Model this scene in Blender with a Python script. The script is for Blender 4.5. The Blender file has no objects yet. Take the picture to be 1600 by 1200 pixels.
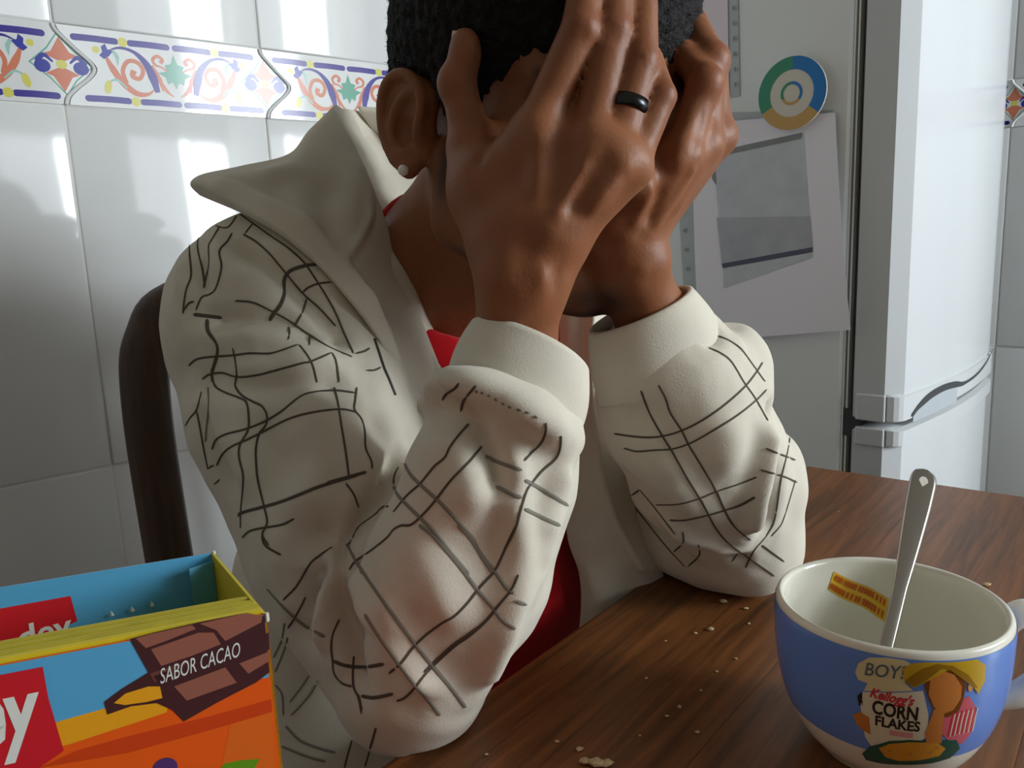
import bpy, bmesh, math, random
import numpy as np
from mathutils import Vector, Matrix
from mathutils.bvhtree import BVHTree

# ------------------------------------------------------------------ camera
SC = bpy.context.scene
COL = SC.collection
FPX = 1250.0
CAMP = np.array([0.0, 0.0, 1.03])
_p = math.radians(10.35); _ro = math.radians(-2.4)
fwd = np.array([0, math.cos(_p), -math.sin(_p)])
_r0 = np.array([1.0, 0, 0]); _u0 = np.array([0, math.sin(_p), math.cos(_p)])
rgt = math.cos(_ro)*_r0 + math.sin(_ro)*_u0
upv = -math.sin(_ro)*_r0 + math.cos(_ro)*_u0
cam = bpy.data.cameras.new('camera'); cam.sensor_width = 36; cam.lens = FPX/1600*36
cam.clip_start = 0.01
co = bpy.data.objects.new('camera', cam); COL.objects.link(co)
M = Matrix.Identity(4)
for i in range(3):
    M[i][0] = rgt[i]; M[i][1] = upv[i]; M[i][2] = -fwd[i]; M[i][3] = CAMP[i]
co.matrix_world = M
SC.camera = co

def ray(x, y): return fwd + (x-800)/FPX*rgt - (y-600)/FPX*upv
def at(x, y, d): return CAMP + d*ray(x, y)
def onz(x, y, z):
    q = ray(x, y); return CAMP + q*(z-CAMP[2])/q[2]
def onplane(x, y, P, n):
    q = ray(x, y); return CAMP + q*(np.dot(np.array(P)-CAMP, n)/np.dot(q, n))

# ------------------------------------------------------------------ light
SC.view_settings.view_transform = 'Standard'
SC.view_settings.look = 'None'
SC.view_settings.gamma = 1.0
SC.view_settings.exposure = 0.0
SC.view_settings.use_curve_mapping = False
W = bpy.data.worlds.new('world'); SC.world = W; W.use_nodes = True
bg = W.node_tree.nodes['Background']
bg.inputs[0].default_value = (1.0, 0.93, 0.80, 1); bg.inputs[1].default_value = 0.21

# room frame: U runs along the left wall, V points out of it into the room
UD = np.array([.759, .652, 0]); UD /= np.linalg.norm(UD)
VD = np.array([UD[1], -UD[0], 0])
PW = at(86, 160, .94); PW[2] = 0
def RW(u, v, z): return PW + u*UD + v*VD + np.array([0, 0, z])

def area(name, pos, target, sx, sy, power, color):
    l = bpy.data.lights.new(name, 'AREA'); l.shape = 'RECTANGLE'; l.size = sx; l.size_y = sy
    l.energy = power; l.color = color
    o = bpy.data.objects.new(name, l); COL.objects.link(o)
    o.location = Vector(pos)
    o.rotation_euler = (Vector(target)-Vector(pos)).to_track_quat('-Z', 'Y').to_euler()
    return o
WIN_U, WIN_V, WIN_Z = 1.12, 2.55, 1.55
WIN_PANES = ((.60, 1.07, 8.5), (1.11, 1.22, 15.5), (1.26, 1.62, 36.0))     # three lights of the window: u0, u1, watts
for (a, b_, pw) in WIN_PANES:
    area('window_daylight', RW((a+b_)/2, WIN_V, WIN_Z), RW((a+b_)/2, 0, WIN_Z), b_-a, .86, pw, (.89, .955, 1.0))

# ------------------------------------------------------------------ helpers
def srgb(r, g, b):
    f = lambda c: (c/255/12.92 if c/255 <= .04045 else ((c/255+.055)/1.055)**2.4)
    return (f(r), f(g), f(b), 1)

MATS = {}
def mat(name, col, rough=.5, spec=.5, metal=0, coat=0, noise=0, nscale=40, bump=0, bscale=200, sub=0, vcol=None, sheen=0, trans=0):
    if name in MATS: return MATS[name]
    m = bpy.data.materials.new(name); m.use_nodes = True
    nt = m.node_tree; b = nt.nodes['Principled BSDF']
    b.inputs['Base Color'].default_value = col
    b.inputs['Roughness'].default_value = rough
    b.inputs['Specular IOR Level'].default_value = spec
    b.inputs['Metallic'].default_value = metal
    b.inputs['Coat Weight'].default_value = coat
    b.inputs['Coat Roughness'].default_value = .06
    if sheen:
        b.inputs['Sheen Weight'].default_value = sheen
    if sub:
        b.inputs['Subsurface Weight'].default_value = sub
        b.inputs['Subsurface Radius'].default_value = (.006, .002, .001)
        b.inputs['Subsurface Scale'].default_value = 1.0
    if trans: b.inputs['Transmission Weight'].default_value = trans
    src = None
    tc = nt.nodes.new('ShaderNodeTexCoord')
    if vcol:
        a = nt.nodes.new('ShaderNodeVertexColor'); a.layer_name = vcol; src = a.outputs['Color']
    if noise:
        n = nt.nodes.new('ShaderNodeTexNoise'); n.inputs['Scale'].default_value = nscale; n.inputs['Detail'].default_value = 6
        nt.links.new(tc.outputs['Object'], n.inputs['Vector'])
        mp = nt.nodes.new('ShaderNodeMapRange'); mp.inputs[1].default_value = .3; mp.inputs[2].default_value = .7
        mp.inputs[3].default_value = 1-noise; mp.inputs[4].default_value = 1+noise
        nt.links.new(n.outputs['Fac'], mp.inputs[0])
        mx = nt.nodes.new('ShaderNodeMix'); mx.data_type = 'RGBA'; mx.blend_type = 'MULTIPLY'; mx.inputs[0].default_value = 1
        if src: nt.links.new(src, mx.inputs[6])
        else: mx.inputs[6].default_value = col
        nt.links.new(mp.outputs[0], mx.inputs[7]); src = mx.outputs[2]
    if src: nt.links.new(src, b.inputs['Base Color'])
    if bump:
        n = nt.nodes.new('ShaderNodeTexNoise'); n.inputs['Scale'].default_value = bscale; n.inputs['Detail'].default_value = 4
        nt.links.new(tc.outputs['Object'], n.inputs['Vector'])
        bp = nt.nodes.new('ShaderNodeBump'); bp.inputs['Strength'].default_value = bump; bp.inputs['Distance'].default_value = .002
        nt.links.new(n.outputs['Fac'], bp.inputs['Height']); nt.links.new(bp.outputs[0], b.inputs['Normal'])
    MATS[name] = m
    return m

def wmat(o):
    if o.parent is None: return o.matrix_basis.copy()
    return wmat(o.parent) @ o.matrix_parent_inverse @ o.matrix_basis
def setpar(o, p):
    o.parent = p; o.matrix_parent_inverse = wmat(p).inverted()

def mesh_obj(name, verts, faces, m, parent=None, smooth=False, mats=None, fmat=None, loc=None):
    me = bpy.data.meshes.new(name)
    verts = np.asarray(verts, dtype=np.float64)
    me.from_pydata([tuple(v) for v in verts], [], [tuple(f) for f in faces])
    if mats:
        for q in mats: me.materials.append(q)
        if fmat is not None: me.polygons.foreach_set('material_index', np.asarray(fmat, dtype=np.int32))
    elif m: me.materials.append(m)
    if smooth: me.polygons.foreach_set('use_smooth', np.ones(len(me.polygons), dtype=bool))
    me.update()
    o = bpy.data.objects.new(name, me); COL.objects.link(o)
    if loc is not None: o.location = loc
    if parent: setpar(o, parent)
    return o

def from_bm(name, bm, m, parent=None, smooth=False, mw=None):
    me = bpy.data.meshes.new(name); bm.to_mesh(me); bm.free()
    if m: me.materials.append(m)
    if smooth:
        me.polygons.foreach_set('use_smooth', np.ones(len(me.polygons), dtype=bool))
    o = bpy.data.objects.new(name, me); COL.objects.link(o)
    if mw is not None: o.matrix_world = mw
    if parent: setpar(o, parent)
    return o

def empty(name, loc=(0, 0, 0)):
    o = bpy.data.objects.new(name, None); COL.objects.link(o); o.location = loc; o.empty_display_size = .05
    return o

def tag(o, label, cat, group=None):
    o['label'] = label; o['category'] = cat
    if group: o['group'] = group
    return o
def struct(o, label=None):
    o['kind'] = 'structure'
    if label: o['label'] = label
    return o

def frame(origin, x, y, z):
    m = Matrix.Identity(4)
    for i in range(3):
        m[i][0] = x[i]; m[i][1] = y[i]; m[i][2] = z[i]; m[i][3] = origin[i]
    return m

def bm_box(sx, sy, sz, bev=0, seg=2, c=(0, 0, 0)):
    bm = bmesh.new(); bmesh.ops.create_cube(bm, size=1)
    bmesh.ops.scale(bm, vec=(sx, sy, sz), verts=bm.verts)
    bmesh.ops.translate(bm, vec=c, verts=bm.verts)
    if bev: bmesh.ops.bevel(bm, geom=bm.edges[:], offset=bev, segments=seg, affect='EDGES', profile=.5)
    return bm

def crom(pts, n):
    """Catmull-Rom through points -> n samples"""
    P = np.asarray(pts, float)
    P = np.vstack([2*P[0]-P[1], P, 2*P[-1]-P[-2]])
    k = len(P)-3
    out = []
    for t in np.linspace(0, k-1e-9, n):
        i = int(t); f = t-i
        a, b, c, d = P[i:i+4]
        out.append(.5*((2*b)+(c-a)*f+(2*a-5*b+4*c-d)*f*f+(-a+3*b-3*c+d)*f**3))
    return np.array(out)

def tube(path, rad, seg=12, caps=True, up=None, flat=1.0):
    """verts/faces of a tube along path with radius (scalar or per point)"""
    P = np.asarray(path, float); n = len(P)
    rad = np.ones(n)*rad if np.isscalar(rad) else np.asarray(rad, float)
    T = np.gradient(P, axis=0); T /= np.linalg.norm(T, axis=1)[:, None]
    nrm = np.cross(T[0], [0, 0, 1.0] if up is None else up)
    if np.linalg.norm(nrm) < 1e-6: nrm = np.cross(T[0], [1.0, 0, 0])
    V = []
    for i in range(n):
        nrm = nrm - T[i]*np.dot(nrm, T[i]); nrm /= np.linalg.norm(nrm)
        b = np.cross(T[i], nrm)
        for k in range(seg):
            a = 2*math.pi*k/seg
            V.append(P[i]+rad[i]*(math.cos(a)*nrm+flat*math.sin(a)*b))
    Fc = []
    for i in range(n-1):
        for k in range(seg):
            k2 = (k+1) % seg
            Fc.append((i*seg+k, i*seg+k2, (i+1)*seg+k2, (i+1)*seg+k))
    if caps:
        Fc.append(tuple(range(seg-1, -1, -1))); Fc.append(tuple((n-1)*seg+k for k in range(seg)))
    return V, Fc

def lathe(prof, seg=64):
    V = []; Fc = []
    for (r, z) in prof:
        for k in range(seg):
            a = 2*math.pi*k/seg; V.append((r*math.cos(a), r*math.sin(a), z))
    for i in range(len(prof)-1):
        for k in range(seg):
            k2 = (k+1) % seg
            Fc.append((i*seg+k, i*seg+k2, (i+1)*seg+k2, (i+1)*seg+k))
    return V, Fc

class Flat:
    """collects flat coloured 2D shapes (a print); build() maps (x,y,layer)->3D"""
    def __init__(s): s.V = []; s.F = []; s.m = []; s.mats = []
    def _mi(s, m):
        if m not in s.mats: s.mats.append(m)
        return s.mats.index(m)
    def add(s, V, F, m, layer=0):
        o = len(s.V); mi = s._mi(m)
        s.V += [(x, y, layer) for x, y in V]
        for f in F: s.F.append(tuple(i+o for i in f)); s.m.append(mi)
    def poly(s, pts, m, layer=0, c=None):
        pts = [tuple(p) for p in pts]
        if c is None: c = tuple(np.mean(np.array(pts), axis=0))
        n = len(pts)
        s.add(pts+[c], [(i, (i+1) % n, n) for i in range(n)], m, layer)
    def ell(s, cx, cy, rx, ry, m, layer=0, rot=0, n=20):
        ca, sa = math.cos(rot), math.sin(rot)
        s.poly([(cx+rx*math.cos(a)*ca-ry*math.sin(a)*sa, cy+rx*math.cos(a)*sa+ry*math.sin(a)*ca) for a in np.linspace(0, 2*math.pi, n, endpoint=False)], m, layer, (cx, cy))
    def line(s, pts, w, m, layer=0, n=None, smooth=True):
        P = crom(pts, n or 6*len(pts)) if smooth and len(pts) > 2 else np.asarray(pts, float)
        k = len(P); T = np.gradient(P, axis=0); T /= np.linalg.norm(T, axis=1)[:, None]+1e-12
        N = np.stack([-T[:, 1], T[:, 0]], 1)
        ww = np.interp(np.linspace(0, 1, k), np.linspace(0, 1, len(w)), w) if hasattr(w, '__len__') else np.ones(k)*w
        A = P+N*ww[:, None]/2; B = P-N*ww[:, None]/2
        V = [tuple(v) for v in np.vstack([A, B])]
        s.add(V, [(i, i+k, i+k+1, i+1) for i in range(k-1)], m, layer)
    def rect(s, x0, y0, x1, y1, m, layer=0, nx=1):
        xs = np.linspace(x0, x1, nx+1)
        V = [(x, y0) for x in xs]+[(x, y1) for x in xs]
        s.add(V, [(i, i+1, i+nx+2, i+nx+1) for i in range(nx)], m, layer)
    def text(s, txt, cx, cy, h, m, layer=0, shear=0, rot=0, sx=1, bold=0, align='CENTER'):
        V, F = text_mesh(txt, bold)
        V = np.array(V)
        hh = .70
        V[:, 1] -= .35
        if align == 'CENTER': V[:, 0] -= (V[:, 0].min()+V[:, 0].max())/2
        elif align == 'RIGHT': V[:, 0] -= V[:, 0].max()
        else: V[:, 0] -= V[:, 0].min()
        V = V*(h/hh); V[:, 0] = V[:, 0]*sx+V[:, 1]*shear
        ca, sa = math.cos(rot), math.sin(rot)
        V2 = [(cx+x*ca-y*sa, cy+x*sa+y*ca) for x, y in V]
        s.add(V2, F, m, layer)
    def refine(s, lim):
        """triangulate and cut long edges so that the print can follow a curved wall"""
        bm = bmesh.new()
        vs = [bm.verts.new(v) for v in s.V]
        for f, mi in zip(s.F, s.m):
            try: q = bm.faces.new([vs[i] for i in f]); q.material_index = mi
            except ValueError: pass
        for it in range(7):
            bmesh.ops.triangulate(bm, faces=bm.faces[:])
            el = [e for e in bm.edges if (e.verts[0].co.xy-e.verts[1].co.xy).length > lim]
            if not el: break
            bmesh.ops.subdivide_edges(bm, edges=el, cuts=1)
        bmesh.ops.triangulate(bm, faces=bm.faces[:])
        bm.verts.index_update()
        s.V = [tuple(v.co) for v in bm.verts]; s.F = [tuple(v.index for v in f.verts) for f in bm.faces]; s.m = [f.material_index for f in bm.faces]
        bm.free()
    def build(s, name, fn, parent=None, eps=.0002):
        V = [fn(x, y, (l+1)*eps) for x, y, l in s.V]
        return mesh_obj(name, V, s.F, None, parent, mats=s.mats, fmat=s.m)

_TX = {}
def text_mesh(txt, bold=0):
    if (txt, bold) in _TX: return _TX[(txt, bold)]
    cu = bpy.data.curves.new('lettering', 'FONT'); cu.body = txt; cu.size = 1; cu.offset = bold; cu.resolution_u = 3
    ob = bpy.data.objects.new('lettering', cu); COL.objects.link(ob)
    dg = bpy.context.evaluated_depsgraph_get()
    me = ob.evaluated_get(dg).to_mesh()
    V = [(v.co.x, v.co.y) for v in me.vertices]; F = [tuple(p.vertices) for p in me.polygons]
    ob.evaluated_get(dg).to_mesh_clear()
    bpy.data.objects.remove(ob); bpy.data.curves.remove(cu)
    _TX[(txt, bold)] = (V, F)
    return V, F

# ------------------------------------------------------------------ SDF modelling (numpy) + surface nets
class SDF:
    def __init__(s, lo, hi, h):
        s.lo = np.array(lo, float); s.h = h
        s.n = np.ceil((np.array(hi)-s.lo)/h).astype(int)+1
        s.g = np.full(tuple(s.n), .2, np.float32)
        s.ax = [(s.lo[i]+h*np.arange(s.n[i])).astype(np.float32) for i in range(3)]
    def sl(s, lo, hi):
        a = np.clip(np.floor((np.array(lo)-s.lo)/s.h).astype(int), 0, s.n)
        b = np.clip(np.ceil((np.array(hi)-s.lo)/s.h).astype(int)+1, 0, s.n)
        return tuple(slice(a[i], b[i]) for i in range(3))
    def grid(s, sl):
        return (s.ax[0][sl[0]][:, None, None], s.ax[1][sl[1]][None, :, None], s.ax[2][sl[2]][None, None, :])
    def op(s, fn, lo, hi, k=.004, mode='add'):
        pad = k+3*s.h
        sl = s.sl(np.array(lo)-pad, np.array(hi)+pad)
        if any(q.stop <= q.start for q in sl): return
        X, Y, Z = s.grid(sl)
        d = fn(X, Y, Z).astype(np.float32)
        G = s.g[sl]
        if mode == 'add':
            if k <= 0: s.g[sl] = np.minimum(G, d); return
            t = np.clip(.5+.5*(G-d)/k, 0, 1)
            s.g[sl] = G*(1-t)+d*t-k*t*(1-t)
        elif mode == 'sub':
            d = -d
            if k <= 0: s.g[sl] = np.maximum(G, d); return
            t = np.clip(.5-.5*(G-d)/k, 0, 1)
            s.g[sl] = G*(1-t)+d*t+k*t*(1-t)
    def cone(s, a, ra, b, rb, k=.006, flat=None, mode='add'):
        a = np.array(a, float); b = np.array(b, float)
        ab = b-a; L2 = max(ab@ab, 1e-12)
        def fn(X, Y, Z):
            x = X-a[0]; y = Y-a[1]; z = Z-a[2]
            t = np.clip((x*ab[0]+y*ab[1]+z*ab[2])/L2, 0, 1)
            x = x-t*ab[0]; y = y-t*ab[1]; z = z-t*ab[2]
            q = x*x+y*y+z*z
            if flat is not None:
                n, sc = flat; w = x*n[0]+y*n[1]+z*n[2]
                q = q+w*w*(1/sc**2-1)
            return np.sqrt(np.maximum(q, 0))-(ra+(rb-ra)*t)
        R = max(ra, rb)
        s.op(fn, np.minimum(a, b)-R, np.maximum(a, b)+R, k, mode)
    def chain(s, pts, rads, k=.006, flat=None, mode='add'):
        for i in range(len(pts)-1): s.cone(pts[i], rads[i], pts[i+1], rads[i+1], k, flat, mode)
    def ell(s, c, r, A=None, k=.008, mode='add'):
        """A: 3x3, rows = local axes in world"""
        c = np.array(c, float); r = np.array(r, float)
        A = np.eye(3) if A is None else np.array(A)
        def fn(X, Y, Z):
            x = X-c[0]; y = Y-c[1]; z = Z-c[2]
            l = [(x*A[i, 0]+y*A[i, 1]+z*A[i, 2])/r[i] for i in range(3)]
            k0 = np.sqrt(l[0]**2+l[1]**2+l[2]**2)
            k1 = np.sqrt((l[0]/r[0])**2+(l[1]/r[1])**2+(l[2]/r[2])**2)
            return k0*(k0-1)/np.maximum(k1, 1e-6)
        ext = np.sqrt(((A.T*r)**2).sum(1))
        s.op(fn, c-ext, c+ext, k, mode)
    def mesh(s, smooth=1):
        g = s.g; ins = g < 0
        n = g.shape
        # active cells
        c = [ins[i:n[0]-1+i, j:n[1]-1+j, k:n[2]-1+k] for i in (0, 1) for j in (0, 1) for k in (0, 1)]
        anyi = c[0].copy(); alli = c[0].copy()
        for q in c[1:]: anyi |= q; alli &= q
        act = anyi & ~alli
        idx = np.argwhere(act)
        cid = np.full(act.shape, -1, np.int32); cid[act] = np.arange(len(idx), dtype=np.int32)
        corners = np.array([(i, j, k) for i in (0, 1) for j in (0, 1) for k in (0, 1)])
        gv = np.stack([g[idx[:, 0]+a, idx[:, 1]+b, idx[:, 2]+c_] for a, b, c_ in corners], 1)
        pos = np.zeros((len(idx), 3)); cnt = np.zeros(len(idx))
        for a in range(8):
            for b in range(a+1, 8):
                if np.abs(corners[a]-corners[b]).sum() != 1: continue
                ga, gb = gv[:, a], gv[:, b]
                m = (ga < 0) != (gb < 0)
                t = np.where(m, ga/np.where(m, ga-gb, 1), 0)
                p = corners[a][None]+t[:, None]*(corners[b]-corners[a])[None]
                pos += np.where(m[:, None], p, 0); cnt += m
        V = s.lo+s.h*(idx+pos/cnt[:, None])
        quads = []
        for axn in range(3):
            o1, o2 = [(1, 2), (2, 0), (0, 1)][axn]
            sl0 = [slice(1, n[i]-1) for i in range(3)]; sl1 = list(sl0)
            sl0[axn] = slice(0, n[axn]-1); sl1[axn] = slice(1, n[axn])
            A = ins[tuple(sl0)]; B = ins[tuple(sl1)]
            for flip, mk in ((0, A & ~B), (1, ~A & B)):
                e = np.argwhere(mk)
                if len(e) == 0: continue
                base = e.copy()
                for i in range(3):
                    if i != axn: base[:, i] += 1
                def cell(d1, d2):
                    q = base.copy(); q[:, o1] -= d1; q[:, o2] -= d2
                    return cid[q[:, 0], q[:, 1], q[:, 2]]
                q = np.stack([cell(1, 1), cell(0, 1), cell(0, 0), cell(1, 0)], 1)
                if flip: q = q[:, ::-1]
                quads.append(q)
        Q = np.vstack(quads)
        Q = Q[(Q >= 0).all(1)]
        for _ in range(smooth): V = relax(V, Q, .5)
        return V, Q

def relax(V, Q, f):
    S = np.zeros_like(V); c = np.zeros(len(V))
    for i in range(4):
        a = Q[:, i]; b = Q[:, (i+1) % 4]
        for d in range(3):
            S[:, d] += np.bincount(a, V[b, d], len(V))+np.bincount(b, V[a, d], len(V))
        c += np.bincount(a, minlength=len(V))+np.bincount(b, minlength=len(V))
    c = np.maximum(c, 1)
    return V*(1-f)+f*S/c[:, None]

def vnormals(V, Q):
    n = np.cross(V[Q[:, 2]]-V[Q[:, 0]], V[Q[:, 3]]-V[Q[:, 1]])
    N = np.zeros_like(V)
    for i in range(4):
        for d in range(3): N[:, d] += np.bincount(Q[:, i], n[:, d], len(V))
    return N/(np.linalg.norm(N, axis=1)[:, None]+1e-12)

def quad_obj(name, V, Q, m, parent=None, col=None):
    me = bpy.data.meshes.new(name)
    me.vertices.add(len(V)); me.vertices.foreach_set('co', V.astype(np.float32).ravel())
    nq = len(Q)
    me.loops.add(nq*4); me.polygons.add(nq)
    me.loops.foreach_set('vertex_index', Q.astype(np.int32).ravel())
    me.polygons.foreach_set('loop_start', np.arange(0, nq*4, 4, dtype=np.int32))
    me.polygons.foreach_set('loop_total', np.full(nq, 4, dtype=np.int32))
    me.polygons.foreach_set('use_smooth', np.ones(nq, dtype=bool))
    me.update(calc_edges=True)
    if col is not None:
        a = me.color_attributes.new('tone', 'FLOAT_COLOR', 'POINT')
        c4 = np.ones((len(V), 4), np.float32); c4[:, :3] = col
        a.data.foreach_set('color', c4.ravel())
    me.materials.append(m)
    o = bpy.data.objects.new(name, me); COL.objects.link(o)
    if parent: setpar(o, parent)
    return o

def seg_dist(V, P):
    """distance of V to polyline P (3D)"""
    D = np.full(len(V), 1e9)
    lo = P.min(0)-.06; hi = P.max(0)+.06
    s = ((V > lo) & (V < hi)).all(1); ids = np.where(s)[0]
    v = V[ids]; d = np.full(len(ids), 1e9)
    for i in range(len(P)-1):
        a = P[i]; ab = P[i+1]-a; L = ab@ab+1e-12
        t = np.clip(((v-a)@ab)/L, 0, 1)
        d = np.minimum(d, np.linalg.norm(v-a-t[:, None]*ab, axis=1))
    D[ids] = d
    return D

def wob(V, f, ph=0):
    x, y, z = V[:, 0]*f, V[:, 1]*f, V[:, 2]*f
    return (np.sin(x*1.3+1.7*np.sin(y*.9+ph)+ph)+np.sin(y*1.7+1.3*np.sin(z*1.1+2*ph))+np.sin(z*1.5+1.9*np.sin(x*.8+3+ph)))/3

# ================================================================== the room
TW, Z0, ZB0, ZB1 = .2515, .764, 1.207, 1.297
TH = ZB0-Z0
M_tile = mat('glazed_tile', srgb(214, 216, 216), rough=.08, spec=.34, noise=.03, nscale=6)
M_grout = mat('grout', srgb(222, 221, 214), rough=.9)
M_paint = mat('white_plaster', srgb(215, 215, 210), rough=.8)

def tile_mesh(w, h, t=.006, bev=.0028):
    bm = bm_box(w, h, t, 0, 1, (0, 0, -t/2))
    e = [x for x in bm.edges if all(v.co.z > -1e-6 for v in x.verts)]
    bmesh.ops.bevel(bm, geom=e, offset=bev, segments=3, affect='EDGES', profile=.5)
    me = bpy.data.meshes.new('tile'); bm.to_mesh(me); bm.free(); me.materials.append(M_tile)
    me.polygons.foreach_set('use_smooth', np.ones(len(me.polygons), dtype=bool))
    return me

# printed border tile, ogee-shaped ends with a raised cord
BH = ZB1-ZB0
def ogee(n=25):
    p = crom([(0.002, BH), (.004, BH*.93), (.013, BH*.82), (.026, BH*.68), (.0385, BH*.55), (.041, BH*.46), (.034, BH*.35), (.020, BH*.22), (.009, BH*.1), (.006, 0)], n)
    return p
C_pur = mat('glaze_violet', srgb(62, 54, 140), rough=.14, spec=.3)
C_yel = mat('glaze_yellow', srgb(205, 200, 95), rough=.14, spec=.3)
C_org = mat('glaze_terracotta', srgb(200, 120, 92), rough=.14, spec=.3)
C_grn = mat('glaze_green', srgb(96, 160, 140), rough=.14, spec=.3)
C_teal = mat('glaze_pale_teal', srgb(150, 190, 180), rough=.14, spec=.3)
C_blu = mat('glaze_blue', srgb(52, 58, 150), rough=.14, spec=.3)

def border_mesh():
    og = ogee(); g = .0009
    top = []
    L = [(x+g, y) for x, y in og]; R = [(x+TW-g, y) for x, y in og]
    V = [(x, y, 0) for x, y in L]+[(x, y, 0) for x, y in R]
    n = len(L)
    V += [(x, y, -.006) for x, y in L]+[(x, y, -.006) for x, y in R]
    Fc = [(i+1, n+i+1, n+i, i) for i in range(n-1)]
    Fc += [(i, 2*n+i, 2*n+i+1, i+1) for i in range(n-1)]
    Fc += [(n+i+1, 3*n+i+1, 3*n+i, n+i) for i in range(n-1)]
    Fc += [(0, n, 3*n, 2*n), (n-1, 3*n-1, 4*n-1, 2*n-1)]
    o = len(V)
    # raised cord along the right-hand edge
    path = [(x+TW-.0035, y, .0008) for x, y in og]
    tv, tf = tube(path, .0022, 8)
    V += [tuple(v) for v in tv]; Fc += [tuple(i+o for i in f) for f in tf]
    me = bpy.data.meshes.new('border_tile'); me.from_pydata(V, [], Fc); me.materials.append(M_tile); me.update()
    return me

def border_print_mesh():
    f = Flat()
    for yb in (BH*.865, BH*.10):
        sh = .0 if yb > .05 else .008
        for a, b in ((.020, .066), (.083, .127), (.137, .180), (.196, .238)):
            a += sh; b += sh
            f.line([(a, yb), ((a+b)/2, yb+.0004), (b, yb)], .0075, C_pur, 0, 8)
            f.ell(a, yb, .0037, .0037, C_pur); f.ell(b, yb, .0037, .0037, C_pur)
        for c in (.0745, .188): f.ell(c+sh, yb, .0055, .0055, C_yel, 1)
    for s in (1, -1):
        X = (lambda x: x) if s == 1 else (lambda x: .268-x)
        T = lambda pts: [(X(x), y) for x, y in pts]
        # terracotta scroll
        f.line(T([(.053, .060), (.060, .045), (.070, .030), (.084, .019), (.098, .019), (.107, .026)]), [.003, .008, .008, .007, .004, .001], C_org, 0)
        f.line(T([(.074, .030), (.071, .044), (.078, .056), (.089, .056), (.095, .047), (.090, .037), (.082, .039), (.084, .046)]), [.005, .005, .005, .005, .005, .005, .006, .007], C_org, 1)
        # violet acanthus arc
        f.line(T([(.056, .066), (.070, .071), (.086, .068), (.099, .056), (.106, .040), (.110, .022)]), [.001, .003, .004, .008, .011, .006], C_pur, 2)
        f.line(T([(.106, .054), (.114, .038), (.117, .024)]), [.004, .006, .002], C_org, 1)
        f.line(T([(.114, .036), (.122, .024), (.130, .018)]), [.005, .004, .001], C_org, 1)
        # bud
        f.poly(T([(.046, .060), (.050, .064), (.049, .070), (.054, .074), (.056, .068), (.062, .066), (.057, .060), (.051, .056)]), C_blu, 3)
        f.line(T([(.062, .067), (.066, .060), (.066, .050)]), [.004, .005, .001], C_teal, 1)
        f.ell(X(.043), .066, .004, .004, C_yel, 1)
        f.line(T([(.074, .024), (.063, .033), (.054, .030)]), [.002, .003, .002], C_teal, 1)
        f.ell(X(.052), .024, .0042, .008, C_yel, 2, rot=-.25*s)
        # small curls beside the leaf
        f.line(T([(.128, .046), (.118, .053), (.111, .055), (.108, .061), (.114, .066), (.120, .062), (.117, .058)]), [.002, .002, .003, .004, .004, .004, .005], C_org, 1)
    f.poly([(.134, .070), (.138, .058), (.146, .056), (.143, .049), (.155, .046), (.146, .041), (.144, .033), (.138, .036), (.134, .028), (.130, .036), (.124, .033), (.122, .041), (.113, .046), (.125, .049), (.122, .056), (.130, .058)], C_grn, 3, (.134, .046))
    # lozenge at the right-hand end
    cx, cy = TW+.0035, BH*.50
    def dia(a, b, m, l): f.poly([(cx-a, cy), (cx-a*.42, cy-b*.45), (cx+.002, cy-b), (cx+a*.42, cy-b*.5), (cx+a, cy), (cx+a*.45, cy+b*.45), (cx-.002, cy+b), (cx-a*.42, cy+b*.5)], m, l, (cx, cy))
    dia(.0345, .0355, C_grn, 0); dia(.032, .033, M_tile, 1)
    for s in (1, -1):
        f.poly([(cx, cy+s*.031), (cx+.010, cy+s*.014), (cx+.018, cy+s*.011), (cx+.006, cy+s*.005), (cx, cy+s*.003), (cx-.006, cy+s*.005), (cx-.018, cy+s*.011), (cx-.010, cy+s*.014)], C_org, 2, (cx, cy+s*.012))
        f.ell(cx+s*.0205, cy-.003, .0085, .0075, C_blu, 3)
        f.line([(cx+s*.026, cy+.001), (cx+s*.018, cy+.009), (cx+s*.009, cy+.002)], [.006, .005, .002], C_blu, 4)
    f.ell(cx, cy, .006, .005, C_yel, 5)
    me_o = f.build('glaze_print', lambda x, y, e: (x, y, e), None, .00006)
    me = me_o.data; bpy.data.objects.remove(me_o)
    return me

me_tile = tile_mesh(TW-.0012, TH-.0012)
me_tile_low = tile_mesh(TW-.0016, Z0/2-.0016)
me_bord = border_mesh(); me_print = border_print_mesh()
rng = random.Random(5)

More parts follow.
